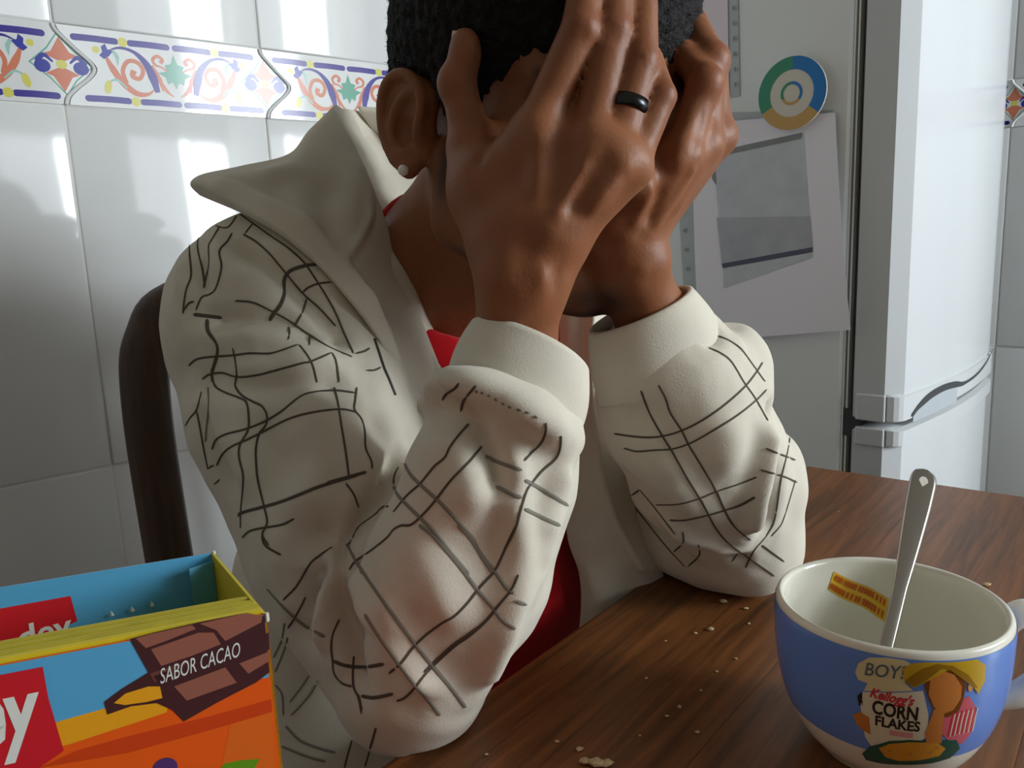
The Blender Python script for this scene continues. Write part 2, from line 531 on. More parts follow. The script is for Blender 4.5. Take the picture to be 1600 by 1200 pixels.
def tiled_wall(name, label, org, ux, nx, u0, u1, k0, k1):
    """org at z=0 on the wall line; tiles k0..k1 along ux"""
    z = np.array([0, 0, 1.0])
    a = org+u0*ux-.0021*nx; b = org+u1*ux-.0021*nx
    th = .10
    vs = [a, b, b-th*nx, a-th*nx]
    V = [tuple(p) for p in vs]+[tuple(p+z*2.2) for p in vs]
    wall = mesh_obj(name, V, [(0, 1, 5, 4), (1, 2, 6, 5), (2, 3, 7, 6), (3, 0, 4, 7), (4, 5, 6, 7), (3, 2, 1, 0)], M_grout)
    struct(wall, label)
    def put(me, c, nm, tilt=.004):
        o = bpy.data.objects.new(nm, me); COL.objects.link(o)
        m = frame(c, ux, z, nx)
        o.matrix_world = m @ Matrix.Rotation(rng.uniform(-tilt, tilt), 4, 'X') @ Matrix.Rotation(rng.uniform(-tilt, tilt), 4, 'Y')
        setpar(o, wall); return o
    for k in range(k0, k1):
        uc = (k+.5)*TW
        put(me_tile, org+uc*ux+z*((Z0+ZB0)/2), 'tile')
        put(me_tile_low, org+uc*ux+z*(Z0*.75), 'tile'); put(me_tile_low, org+uc*ux+z*(Z0*.25), 'tile')
        put(me_tile, org+uc*ux+z*(ZB1+TH/2), 'tile')
        put(me_tile, org+uc*ux+z*(ZB1+TH*1.5), 'tile')
        bt = put(me_bord, org+k*TW*ux+z*ZB0, 'border_tile', .0)
        pr = bpy.data.objects.new('glaze_print', me_print); COL.objects.link(pr)
        pr.matrix_world = frame(org+k*TW*ux+z*ZB0, ux, z, nx); setpar(pr, bt)
    return wall
PW0 = PW.copy()
U_SH = .009
tiled_wall('wall_left', 'white glazed tile wall with a painted scroll border, left of the seated man', PW0+U_SH*UD, UD, VD, -1.1, 1.62, -4, 6)
UR = 1.6108
tiled_wall('wall_right', 'white tiled wall beyond the fridge with the same painted border', RW(UR, .4859-TW*2+.0035+.004, 0), VD, -UD, -.1, 2.4, 0, 8)
# floor
bmf = bm_box(6, 6, .05, 0, 1, (0, 1, -.025))
struct(from_bm('floor', bmf, mat('floor_tile', srgb(120, 100, 85), rough=.4, noise=.1, nscale=3)), 'dull brown floor')

# window wall opposite the left wall (it lights the room and is mirrored in the glazed tiles)
z3 = np.array([0, 0, 1.0])
def wbox(name, u0, u1, v0, v1, z0, z1, m, parent=None, bev=0):
    bm = bm_box(u1-u0, v1-v0, z1-z0, bev, 2)
    return from_bm(name, bm, m, parent, False, frame(RW((u0+u1)/2, (v0+v1)/2, (z0+z1)/2), UD, -VD, z3))
wv = WIN_V+.02
bmw = bmesh.new()
for (a, b, c, d) in ((-2.2, -.56, 0, 2.4), (.54, 1.6, 0, 2.4), (-.56, .54, 0, 1.05), (-.56, .54, 2.04, 2.4)):
    q = bmesh.ops.create_cube(bmw, size=1)['verts']
    bmesh.ops.scale(bmw, vec=(b-a, .12, d-c), verts=q); bmesh.ops.translate(bmw, vec=((a+b)/2, 0, (c+d)/2), verts=q)
ww = from_bm('wall_window', bmw, M_paint, None, False, frame(RW(WIN_U, wv+.06, 0), UD, -VD, z3)); struct(ww, 'plain plaster wall with the window opening')
win = wbox('window_1', WIN_U-.56, WIN_U+.54, wv+.005, wv+.05, .05+1.0, 1.12, mat('window_frame_white', srgb(225, 225, 220), rough=.4))
struct(win, 'white framed two-light window')
for (a, b, c, d) in ((-.56, .54, 1.98, 2.04), (-.56, -.51, 1.12, 1.98), (.49, .54, 1.12, 1.98), (-.05, -.01, 1.12, 1.98), (.10, .14, 1.12, 1.98)):
    wbox('window_frame', WIN_U+a, WIN_U+b, wv+.005, wv+.05, c, d, MATS['window_frame_white'], win)

# ------------------------------------------------------------------ fridge
M_fr = mat('fridge_enamel', srgb(226, 231, 230), rough=.28, spec=.5)
M_frd = mat('fridge_door', srgb(196, 200, 202), rough=.13, spec=.6)
M_gask = mat('fridge_gasket', srgb(138, 140, 128), rough=.6)
M_dark = mat('dark_gap', srgb(52, 56, 58), rough=.7)
FU, FV = .85, .622          # side panel plane, door front
FWID = .52
_fa = math.radians(6.0)     # the fridge stands slightly askew
FUD = math.cos(_fa)*UD-math.sin(_fa)*VD; FVD = math.cos(_fa)*VD+math.sin(_fa)*UD
FO = RW(FU, FV, 0)
def FRW(u, v, z): return FO+(u-FU)*FUD+(v-FV)*FVD+np.array([0, 0, z])
def fbox(name, u0, u1, v0, v1, z0, z1, m, parent=None, bev=0):
    return from_bm(name, bm_box(u1-u0, v1-v0, z1-z0, bev, 2), m, parent, False, frame(FRW((u0+u1)/2, (v0+v1)/2, (z0+z1)/2), FUD, -FVD, z3))
fridge = empty('fridge', FRW(FU+FWID/2, .35, 0))
tag(fridge, 'tall white fridge freezer with papers on its side, behind the table', 'fridge')
DV = .060                   # door thickness
fbox('cabinet', FU, FU+FWID, .09, FV-DV-.016, .03, 1.78, M_fr, fridge, .006)
for a, b in ((.0, .03),):
    fbox('plinth', FU+.01, FU+FWID-.01, .11, FV-DV-.03, 0, .03, M_dark, fridge)
ga = fbox('gasket', FU+.006, FU+FWID-.006, FV-DV-.018, FV-DV+.001, .06, 1.76, M_gask, fridge)
for q in range(3):
    fbox('gasket_rib', FU+.0025, FU+FWID-.004, FV-DV-.0165+q*.0055, FV-DV-.0145+q*.0055, .06, 1.76, M_dark if q == 2 else M_fr, ga)

def door(name, z0, z1):
    """bowed door: plan profile with rounded vertical edges, extruded in z with small fillets"""
    pr = []
    n = 28
    bow = .030
    for i in range(n+1):
        t = i/n; x = FWID*t
        e = min(x, FWID-x); r = .018 if x < FWID/2 else .05
        rd = 0 if e > r else r-math.sqrt(max(r*r-(r-e)**2, 0))
        pr.append((x, DV-rd+bow*math.sin(math.pi*t)*.55))
    prof = [(0, 0)]+[(x if 0 < i < n else (0.0 if i == 0 else FWID), v) for i, (x, v) in enumerate(pr)]+[(FWID, 0)]
    prof = [(0, 0)] + [(x, max(v, .01)) for x, v in pr] + [(FWID, 0)]
    V = []; Fc = []
    lv = [(z0, .006), (z0+.006, 0), (z1-.006, 0), (z1, .006)]
    m = len(prof)
    cxp, cvp = FWID/2, DV/2
    for z, ins in lv:
        for x, v in prof:
            xx = x+(ins if x < cxp else -ins); vv = v-(ins if v > cvp else -ins)
            V.append(tuple(FRW(FU+xx, FV-DV+vv, z)))
    for i in range(len(lv)-1):
        for k in range(m):
            k2 = (k+1) % m
            Fc.append((i*m+k, (i+1)*m+k, (i+1)*m+k2, i*m+k2))
    Fc.append(tuple(range(m))); Fc.append(tuple(reversed(range((len(lv)-1)*m, len(lv)*m))))
    return mesh_obj(name, V, Fc, M_frd, fridge)
ZG = .750
d1 = door('door', ZG+.004, 1.775)
d2 = door('door', .065, ZG-.004)
for dd in (d1, d2):
    for pgn in dd.data.polygons: pgn.use_smooth = True
    md = dd.modifiers.new('edge', 'EDGE_SPLIT'); md.split_angle = math.radians(38)
def fv(x):
    t = x/FWID
    e = min(x, FWID-x); r = .018 if x < FWID/2 else .05
    rd = 0 if e > r else r-math.sqrt(max(r*r-(r-e)**2, 0))
    return FV-rd+.030*math.sin(math.pi*t)*.55
# trim lip of each door along the gap
def lip(z0, z1, parent, out, nm):
    V = []; Fc = []; n = 30
    xs = np.concatenate([[0.0, .002, .006, .012, .02], np.linspace(.03, FWID-.03, n), [FWID-.02, FWID-.012, FWID-.006, FWID-.002, FWID]])
    for x in xs:
        v = fv(x)
        V += [tuple(FRW(FU+x*1.0, v-.004, z0)), tuple(FRW(FU+x, v+out, z0+.003)), tuple(FRW(FU+x, v+out, z1-.003)), tuple(FRW(FU+x, v-.004, z1))]
    for i in range(len(xs)-1):
        for k in range(4):
            k2 = (k+1) % 4
            Fc.append((i*4+k, (i+1)*4+k, (i+1)*4+k2, i*4+k2))
    return mesh_obj(nm, V, Fc, M_frd, parent)
lip(ZG+.005, ZG+.045, d1, .004, 'door_trim'); lip(ZG-.030, ZG-.003, d2, .005, 'door_trim')
# side faces of the trims
for (z0, z1, p) in ((ZG+.006, ZG+.044, d1), (ZG-.030, ZG-.004, d2)):
    fbox('door_trim', FU-.003, FU+.004, FV-DV+.004, FV-.016, z0, z1, M_frd, p, .002)
# grip recess, dark curved slot in the upper trim
P = [(.035, .012), (.06, .022), (.10, .031), (.15, .034), (.20, .031), (.24, .026), (.30, .026), (.36, .030), (.42, .038), (.47, .05)]
Pp = crom(P, 40)
V = []; Fc = []
for i, (x, dz) in enumerate(Pp):
    w = np.interp(x, [.03, .08, .2, .26, .5], [.002, .0055, .005, .0022, .0015])
    v = fv(x)+.0052
    V += [tuple(FRW(FU+x, v, ZG+dz-w)), tuple(FRW(FU+x, v, ZG+dz+w))]
for i in range(len(Pp)-1): Fc.append((2*i, 2*i+2, 2*i+3, 2*i+1))
mesh_obj('grip_slot', V, Fc, M_dark, d1)
# recess floor below the slot
V = []; Fc = []
xs = np.linspace(.04, .21, 20)
for x in xs:
    top = np.interp(x, Pp[:, 0], Pp[:, 1])-.004; v = fv(x)+.0050
    V += [tuple(FRW(FU+x, v, ZG+.002)), tuple(FRW(FU+x, v, ZG+max(top, .0025)))]
for i in range(len(xs)-1): Fc.append((2*i, 2*i+2, 2*i+3, 2*i+1))
mesh_obj('grip_recess', V, Fc, mat('grip_grey', srgb(170, 178, 184), rough=.3), d1)
fbox('hinge', FU+.002, FU+.03, FV-DV-.014, FV-DV+.01, ZG-.02, ZG+.02, M_dark, fridge)

# ------------------------------------------------------------------ papers on the fridge side
NS = -FUD
def side_pt(px, py, off=.001): return onplane(px, py, FRW(FU-off, FV, 1), FUD)
def sheet(name, grid, m, parent=None, off=.0015, th=.0006, bulge=None, n=(14, 20)):
    """grid: rows of pixel corners (TL,TR,BR,BL) on the fridge side; slightly wavy sheet with thickness"""
    TL, TR, BR, BL = [side_pt(*q, off) for q in grid]
    V = []; nx, ny = n
    for j in range(ny+1):
        for i in range(nx+1):
            s, t = i/nx, j/ny
            p = (1-t)*((1-s)*TL+s*TR)+t*((1-s)*BL+s*BR)
            V.append(p+NS*(bulge(s, t) if bulge else 0))
    V2 = [p-NS*th for p in V]
    Fc = []
    for j in range(ny):
        for i in range(nx):
            a = j*(nx+1)+i
            Fc.append((a, a+nx+1, a+nx+2, a+1))
    o = len(V); Fc += [tuple(reversed([q+o for q in f])) for f in Fc]
    return mesh_obj(name, [tuple(p) for p in V+V2], Fc, m, parent, True)
M_pap = mat('paper', srgb(236, 234, 242), rough=.75)
M_pap2 = mat('pinkish_paper', srgb(232, 222, 232), rough=.75)
M_slv = mat('sleeve_film', srgb(180, 188, 190), rough=.3)
M_hole = mat('punched_hole', srgb(140, 150, 152), rough=.7)
# upper plastic sleeve with a paper in it
s1 = sheet('document_sleeve', [(1012, -70), (1152, -70), (1156, 150), (1016, 166)], M_slv, None, .0015)
tag(s1, 'clear punched document sleeve holding a pinkish sheet, at the top of the fridge side', 'sleeve')
sheet('paper_insert', [(1014, -70), (1136, -70), (1139, 150), (1018, 158)], M_pap2, s1, .003)
def holes(px0, py0, px1, py1, n, parent):
    f = Flat()
    for i in range(n):
        t = i/(n-1); c = side_pt(px0+(px1-px0)*t, py0+(py1-py0)*t, .0046)
        V = [tuple(c+.0022*math.cos(a)*FVD+.0035*math.sin(a)*z3) for a in np.linspace(0, 2*math.pi, 12, endpoint=False)]
        mesh_obj('punched_hole', V, [tuple(range(12))], M_hole, parent)
holes(1146, 12, 1149, 132, 6, s1)
# lower sleeve and the drooping sheet
s2 = sheet('document_sleeve', [(1052, 178), (1300, 172), (1316, 500), (1072, 520)], M_slv, None, .0016)
tag(s2, 'clear punched document sleeve under the round disc magnet, behind the drooping sheet', 'sleeve')
holes(1067, 330, 1078, 480, 6, s2)
def bl(s, t): return .004+.010*math.sin(math.pi*t)*s*s+.014*(1-t)**2*0+.006*t*s+.003*math.sin(3*s+4*t)
pp = sheet('drooping_sheet', [(1084, 195), (1307, 176), (1334, 514), (1092, 534)], M_pap, None, .004, .0006, bl, (18, 24))
tag(pp, 'white sheet with a faded grey picture, sagging under the round disc magnet', 'paper')
def pic(pts, m, lay):
    V = []; Fc = []
    TL, TR, BR, BL = pts
    nx, ny = 10, 8
    bvp = BVHTree.FromPolygons([tuple(wmat(pp) @ v.co) for v in pp.data.vertices], [tuple(p.vertices) for p in pp.data.polygons])
    for j in range(ny+1):
        for i in range(nx+1):
            s, t = i/nx, j/ny
            p = (1-t)*((1-s)*np.array(TL)+s*np.array(TR))+t*((1-s)*np.array(BL)+s*np.array(BR))
            d = ray(*p); h = bvp.ray_cast(Vector(CAMP), Vector(d))
            q = np.array(h[0]) if h[0] is not None else side_pt(*p, .02)
            V.append(tuple(q+NS*.0003*(lay+1)))
    for j in range(ny):
        for i in range(nx):
            a = j*(nx+1)+i; Fc.append((a, a+nx+1, a+nx+2, a+1))
    return mesh_obj('picture_and_shadow', V, Fc, m, pp)
g1 = mat('print_grey', srgb(196, 202, 208), rough=.7, noise=.06, nscale=30)
g2 = mat('print_mid_grey', srgb(176, 179, 186), rough=.7, noise=.08, nscale=30)
g3 = mat('print_dark', srgb(84, 88, 108), rough=.7)
g4 = mat('painted_edge_shadow', srgb(134, 138, 138), rough=.7, noise=.1, nscale=30)  # shadow along the sheet's folded edge, put into the colour
pic([(1114, 240), (1256, 208), (1266, 345), (1124, 345)], g1, 0)
pic([(1112, 238), (1254, 207), (1252, 217), (1126, 244)], g4, 1)  # painted shadow line under the top edge, not part of the picture
pic([(1110, 244), (1116, 242), (1120, 290), (1113, 280)], g4, 1)  # the painted shadow carried on down the left edge
pic([(1120, 340), (1266, 338), (1270, 388), (1128, 412)], g2, 1)
pic([(1128, 412), (1270, 386), (1270, 394), (1130, 419)], g3, 2)
pic([(1130, 420), (1269, 396), (1270, 402), (1131, 450)], g1, 1)

# round disc magnet
mc = side_pt(1238, 146, .018)
hx = np.linalg.norm(side_pt(1292, 146, .018)-mc); hz = np.linalg.norm(side_pt(1238, 88, .018)-mc)
RD = (hx+hz)/2
M_cream = mat('disc_cream', srgb(212, 208, 196), rough=.35)
disc = empty('disc_magnet', mc)
tag(disc, 'round blue, green and ochre ringed disc magnet on the fridge side', 'magnet')
V, Fc = lathe([(0.0001, 0), (RD, 0), (RD, .0025), (0.0001, .0025)], 64)
mwd = frame(mc, FVD, z3, NS)
mesh_obj('disc', [tuple(mwd @ Vector(v)) for v in V], Fc, M_cream, disc)
def ring(nm, r0, r1, a0, a1, m, h, parent):
    n = 24; V = []; Fc = []
    for i in range(n+1):
        a = math.radians(a0+(a1-a0)*i/n)
        V += [tuple(mwd @ Vector((r0*math.cos(a), r0*math.sin(a), h))), tuple(mwd @ Vector((r1*math.cos(a), r1*math.sin(a), h)))]
    for i in range(n): Fc.append((2*i, 2*i+1, 2*i+3, 2*i+2))
    return mesh_obj(nm, V, Fc, m, parent)
cb = mat('disc_blue', srgb(24, 118, 190), rough=.35); cg = mat('disc_green', srgb(52, 140, 110), rough=.35); cy = mat('disc_ochre', srgb(196, 158, 90), rough=.35)
for (a0, a1, m) in ((-38, 88, cb), (88, 208, cg), (208, 322, cy)):
    ring('colour_ring', RD*.64, RD*.995, a0, a1, m, .0028, disc)
    ring('colour_ring', RD*.24, RD*.32, a0, a1, m, .0028, disc)
# ================================================================== table
TZ = .75
E1 = np.array([-.638, -.770, 0]); E1 /= np.linalg.norm(E1)      # along the man's edge, towards the camera
E2 = np.array([.795, -.606, 0]); E2 -= E1*(E2@E1)*.6; E2 /= np.linalg.norm(E2)
TC = onz(1263, 729, TZ)
def wood(name, c1, c2, axis, rough=.32, sc=7, spec=.5):
    m = bpy.data.materials.new(name); m.use_nodes = True
    nt = m.node_tree; b = nt.nodes['Principled BSDF']
    tc = nt.nodes.new('ShaderNodeTexCoord'); mp = nt.nodes.new('ShaderNodeMapping')
    mp.inputs['Scale'].default_value = tuple(1.0 if i == axis else 16.0 for i in range(3))
    n = nt.nodes.new('ShaderNodeTexNoise'); n.inputs['Scale'].default_value = sc; n.inputs['Detail'].default_value = 8; n.inputs['Roughness'].default_value = .65
    n.inputs['Distortion'].default_value = .6
    n2 = nt.nodes.new('ShaderNodeTexNoise'); n2.inputs['Scale'].default_value = 3; n2.inputs['Detail'].default_value = 3
    cr = nt.nodes.new('ShaderNodeValToRGB'); cr.color_ramp.elements[0].position = .32; cr.color_ramp.elements[1].position = .7
    cr.color_ramp.elements[0].color = c1; cr.color_ramp.elements[1].color = c2
    ad = nt.nodes.new('ShaderNodeMath'); ad.operation = 'MULTIPLY_ADD'; ad.inputs[1].default_value = .35
    nt.links.new(tc.outputs['Object'], mp.inputs[0]); nt.links.new(mp.outputs[0], n.inputs['Vector']); nt.links.new(tc.outputs['Object'], n2.inputs['Vector'])
    sb = nt.nodes.new('ShaderNodeMath'); sb.operation = 'SUBTRACT'; sb.inputs[1].default_value = .5
    nt.links.new(n2.outputs['Fac'], sb.inputs[0]); nt.links.new(sb.outputs[0], ad.inputs[0]); nt.links.new(n.outputs['Fac'], ad.inputs[2])
    nt.links.new(ad.outputs[0], cr.inputs[0]); nt.links.new(cr.outputs[0], b.inputs['Base Color'])
    rr = nt.nodes.new('ShaderNodeMapRange'); rr.inputs[3].default_value = rough-.06; rr.inputs[4].default_value = rough+.18
    nt.links.new(n2.outputs['Fac'], rr.inputs[0]); nt.links.new(rr.outputs[0], b.inputs['Roughness'])
    b.inputs['Specular IOR Level'].default_value = spec
    bp = nt.nodes.new('ShaderNodeBump'); bp.inputs['Strength'].default_value = .06; bp.inputs['Distance'].default_value = .003
    nt.links.new(n.outputs['Fac'], bp.inputs['Height']); nt.links.new(bp.outputs[0], b.inputs['Normal'])
    MATS[name] = m
    return m
M_wood = wood('varnished_table_wood', srgb(72, 42, 18), srgb(132, 80, 38), 0, .34)
M_chair = wood('dark_chair_wood', srgb(46, 28, 14), srgb(70, 44, 24), 2, .45)
TL_, TWd = 1.35, .82
tc0 = TC+E1*TL_/2+E2*TWd/2
table = empty('table', (tc0[0], tc0[1], 0))
tag(table, 'brown varnished wooden table the man leans on, scattered with crumbs', 'table')
npl = 6
for i in range(npl):
    w = TWd/npl
    c = TC+E1*TL_/2+E2*(w*(i+.5)); c[2] = TZ-.0125
    bm = bm_box(TL_, w+.0002, .025, 0)
    if i in (0, npl-1):
        s = -1 if i == 0 else 1
        ed = [e for e in bm.edges if all(v.co.y*s > 0 for v in e.verts) and abs(e.verts[0].co.z-e.verts[1].co.z) < 1e-6 and abs(e.verts[0].co.x-e.verts[1].co.x) > .1]
        bmesh.ops.bevel(bm, geom=ed, offset=.006, segments=3, affect='EDGES', profile=.5)
    from_bm('plank', bm, M_wood, table, False, frame(c, E1, E2, z3))
for a in (.07, TL_-.07):
    for b in (.07, TWd-.07):
        c = TC+E1*a+E2*b
        bm = bm_box(.06, .06, TZ-.025, .006); from_bm('leg', bm, M_wood, table, False, frame((c[0], c[1], (TZ-.025)/2), E1, E2, z3))
for a, b, lx, ly in ((TL_/2, .07, TL_-.2, .022), (TL_/2, TWd-.07, TL_-.2, .022), (.07, TWd/2, .022, TWd-.2), (TL_-.07, TWd/2, .022, TWd-.2)):
    c = TC+E1*a+E2*b
    from_bm('apron', bm_box(lx, ly, .08, .002), M_wood, table, False, frame((c[0], c[1], TZ-.066), E1, E2, z3))

# ------------------------------------------------------------------ chair
BF = np.array([.78, -.625, 0]); BF /= np.linalg.norm(BF)     # the man's body faces this way
BR = np.array([BF[1], -BF[0], 0])                            # towards his right-hand side
ch0 = at(243, 700, .735)
chair = empty('chair', (ch0[0]-.2*BR[0]+.2*BF[0], ch0[1]-.2*BR[1]+.2*BF[1], 0))
tag(chair, 'dark wooden chair with a rounded back frame, behind the seated man', 'chair')
def cp(r, f, z): return np.array([ch0[0], ch0[1], 0])-r*BR+f*BF+np.array([0, 0, z])
CW = .40
# bent back frame: two posts joined by a rounded top rail, one continuous bent piece
ztop = .985
pth = [cp(0, .05, .0), cp(0, .03, .40), cp(0, 0.0, .75), cp(.0, -.006, .90), cp(.012, -.008, .955), cp(.05, -.010, ztop), cp(CW/2, -.02, ztop+.008), cp(CW-.05, -.010, ztop), cp(CW-.012, -.008, .955), cp(CW, -.006, .90), cp(CW, 0, .75), cp(CW, .03, .40), cp(CW, .05, 0)]
V, Fc = tube(crom(pth, 90), .021, 14, True, up=BF)
mesh_obj('back_frame', V, Fc, M_chair, chair, True)
for k in range(3):
    r = .1+.1*k
    V, Fc = tube([cp(r, .022, .47), cp(r, .0, .75), cp(r, -.012, ztop-.005)], .010, 10); mesh_obj('back_slat', V, Fc, M_chair, chair, True)
V, Fc = tube([cp(0, .022, .5), cp(CW, .022, .5)], .012, 10); mesh_obj('cross_rail', V, Fc, M_chair, chair, True)
bm = bm_box(CW+.04, .40, .03, .01); sc_ = cp(CW/2, .22, .435)
from_bm('seat', bm, M_chair, chair, False, frame(sc_, -BR, BF, z3))
for r in (.02, CW-.02):
    V, Fc = tube([cp(r, .40, 0), cp(r, .39, .42)], [.015, .019], 12); mesh_obj('leg', V, Fc, M_chair, chair, True)

# ------------------------------------------------------------------ snack box
M_blue = mat('card_sky_blue', srgb(86, 168, 214), rough=.4)
M_yell = mat('card_yellow', srgb(214, 196, 40), rough=.5, noise=.06, nscale=60)
M_yed = mat('card_inside_yellow', srgb(190, 176, 50), rough=.7, noise=.10, nscale=90)
M_red = mat('print_red', srgb(206, 30, 44), rough=.4)
M_orA = mat('print_orange', srgb(236, 92, 20), rough=.4); M_orB = mat('print_deep_orange', srgb(206, 66, 20), rough=.4)
M_orC = mat('print_amber', srgb(236, 164, 28), rough=.4); M_orD = mat('print_soft_orange', srgb(226, 104, 30), rough=.4)
M_ch1 = mat('print_cocoa', srgb(150, 92, 76), rough=.45); M_ch2 = mat('print_dark_cocoa', srgb(70, 34, 38), rough=.45)
M_ch3 = mat('print_mid_cocoa', srgb(108, 60, 54), rough=.45)
M_wht = mat('print_white', srgb(226, 228, 222), rough=.45)
M_cardw = mat('raw_card_edge', srgb(214, 210, 190), rough=.8)
ZT = .92
bA = onz(417, 960, ZT); bB = onz(334, 863, ZT)
dF = onz(0, 1040, ZT)-bA; dF /= np.linalg.norm(dF)
BL_ = .165; BHt = ZT-TZ-.0008
sD = bB-bA; SDp = np.linalg.norm(sD); sD = sD/SDp
nF = np.cross(dF, z3); nF /= np.linalg.norm(nF)
if nF@(-fwd) < 0: nF = -nF
box = empty('snack_box', ((bA+bB)/2+dF*BL_/2)-np.array([0, 0, ZT-TZ-.0008]))
tag(box, 'open blue and orange cardboard snack box with cocoa bars printed on it, bottom left', 'box')
tk = .0009
def panel(name, p0, p1, z0, z1, m, inward, thick=tk, parent=None):
    p0 = np.array(p0); p1 = np.array(p1); q = inward*thick
    vs = [p0, p1, p1+q, p0+q]
    V = [tuple((v[0], v[1], z0)) for v in vs]+[tuple((v[0], v[1], z1)) for v in vs]
    return mesh_obj(name, V, [(0, 1, 5, 4), (1, 2, 6, 5), (2, 3, 7, 6), (3, 0, 4, 7), (4, 5, 6, 7), (3, 2, 1, 0)], m, parent or box)
bC = bA+dF*BL_; bD = bB+dF*BL_
zb = TZ+.0008
front = panel('front_panel', bA, bC, zb, ZT, M_orA, -nF)
back = panel('back_panel', bB, bD, zb, ZT, M_blue, nF)
side = panel('side_panel', bA, bB, zb, ZT, M_yell, dF)
panel('side_panel', bC, bD, zb, ZT, M_yell, -dF)
bot = [bA, bB, bD, bC]
mesh_obj('base_panel', [(p[0], p[1], zb) for p in bot]+[(p[0], p[1], zb+.001) for p in bot], [(0, 1, 2, 3), (7, 6, 5, 4), (0, 4, 5, 1), (1, 5, 6, 2), (2, 6, 7, 3), (3, 7, 4, 0)], M_yell, box)
# orange outer skin of the right-hand side
so = np.cross(sD, z3); so = so if so@dF < 0 else -so
f = Flat(); f.rect(.002, -.16, SDp-.002, -.002, M_orA, 0)
f.build('side_print', lambda x, y, e: tuple(bA+sD*x+np.array([0, 0, y])+so*e), side)
# folded top flaps standing inside against the front panel
for k in range(7):
    t0 = .0016+k*.0027
    a0 = bA-nF*t0+dF*(.0015+.0006*k); a1 = bC-nF*t0-dF*.004
    z1 = ZT+.0012-.0004*k+(.0006 if k % 2 else 0)
    panel('inner_flap', a0+sD*0, a1, ZT-.05, z1, M_yed if k % 2 else M_yell, -nF, .0017)
# worn white corners
for c in (bA, bB):
    V, Fc = tube([c+np.array([0, 0, -.0022]), c+np.array([0, 0, .0005])], .0006, 6); mesh_obj('worn_corner', V, Fc, M_cardw, box)
# inner blue tab at the back right
panel('back_tab', bB+dF*.001-(bB-bA)/SDp*.002, bB+dF*.010-(bB-bA)/SDp*.006, ZT-.05, ZT-.0025, mat('card_teal_blue', srgb(84, 160, 190), rough=.5), nF, .0008)

# print on the front panel; x runs left from the right-hand edge, y up from the top edge
def fpix(px, py):
    q = onplane(px, py, bA, nF); return ((q-bA)@dF, q[2]-ZT)
fp = Flat()
PX = lambda L: [fpix(*q) for q in L]
xl = BL_-.001
def far(p): return (xl, p)
sky = [fpix(0, 1046), fpix(412, 963), fpix(414, 972), fpix(300, 1030), fpix(92, 1125), fpix(0, 1160)]
zA = fpix(0, 1046)[1]
fp.poly([(xl, -.00005), (.0006, -.00005), fpix(420, 1058), fpix(280, 1085), fpix(92, 1127), fpix(0, 1155), (xl, fpix(0, 1155)[1]-.01)], M_blue, 0, fpix(200, 1050))
fp.poly([fpix(170, 1105), fpix(95, 1126), fpix(0, 1160), (xl, fpix(0, 1160)[1]-.012), (xl, fpix(0, 1185)[1]-.012), fpix(0, 1185), fpix(100, 1166), fpix(260, 1115), fpix(270, 1070), fpix(240, 1070)], M_orC, 1, fpix(150, 1130))
fp.poly([fpix(423, 1060), fpix(340, 1085), fpix(245, 1118), fpix(110, 1162), fpix(0, 1190), (xl, -.10), (.001, -.10)], M_orA, 2, fpix(300, 1190))
fp.poly([fpix(424, 1092), fpix(330, 1118), fpix(200, 1150), fpix(120, 1172), fpix(60, 1200), fpix(200, 1176), fpix(330, 1140), fpix(425, 1112)], M_orB, 3, fpix(300, 1135))
fp.poly([fpix(425, 1112), fpix(360, 1132), fpix(345, 1205), fpix(430, 1210)], M_orD, 3)
# bars of cocoa
fp.poly(PX([(203, 998), (240, 988), (310, 972), (380, 958), (413, 962), (421, 1050), (400, 1066), (340, 1097), (287, 1127), (268, 1108), (245, 1098), (205, 1103), (168, 1116), (163, 1096), (190, 1076), (232, 1050)]), M_ch2, 4, fpix(320, 1050))
fp.poly(PX([(178, 1098), (196, 1083), (232, 1072), (250, 1072), (254, 1090), (230, 1096), (195, 1101)]), M_orC, 5)
fp.poly(PX([(212, 997), (236, 990), (300, 976), (306, 982), (262, 1000), (228, 1012)]), M_ch1, 5)
fp.poly(PX([(312, 974), (386, 957), (410, 962), (408, 972), (352, 1001), (338, 984)]), M_ch1, 5)
fp.poly(PX([(236, 1014), (310, 988), (334, 988), (345, 1006), (300, 1024), (252, 1040)]), M_ch1, 5)
fp.poly(PX([(240, 1056), (330, 1024), (420, 988), (421, 1014), (372, 1034), (250, 1070)]), M_ch2, 6)
fp.poly(PX([(272, 1072), (352, 1042), (370, 1066), (292, 1094)]), M_ch1, 6)
fp.poly(PX([(374, 1036), (421, 1017), (421, 1032), (388, 1052)]), M_ch1, 6)
fp.poly(PX([(234, 1052), (262, 1042), (300, 1030), (270, 1052), (242, 1066)]), M_ch3, 6)
def ftext(txt, px, py, px2, py2, hpx, m, layer, shear=.25, sx=1, bold=.0, align='CENTER'):
    a = np.array(fpix(px, py)); b = np.array(fpix(px2, py2)); d = b-a
    # x axis of the print runs to the left, so flip
    h = abs(fpix(px, py-hpx/2)[1]-fpix(px, py+hpx/2)[1])
    rot = math.atan2(d[1], -d[0])
    t = Flat(); t.text(txt, 0, 0, h, m, layer, shear, rot, sx, bold, align)
    V = [(a[0]-x, a[1]+y) for x, y, l in t.V]
    fp.add(V, [tuple(f_) for f_ in t.F], m, layer)
ftext('SABOR CACAO', 314, 1034, 360, 1018, 23, M_wht, 8, .28, .50)
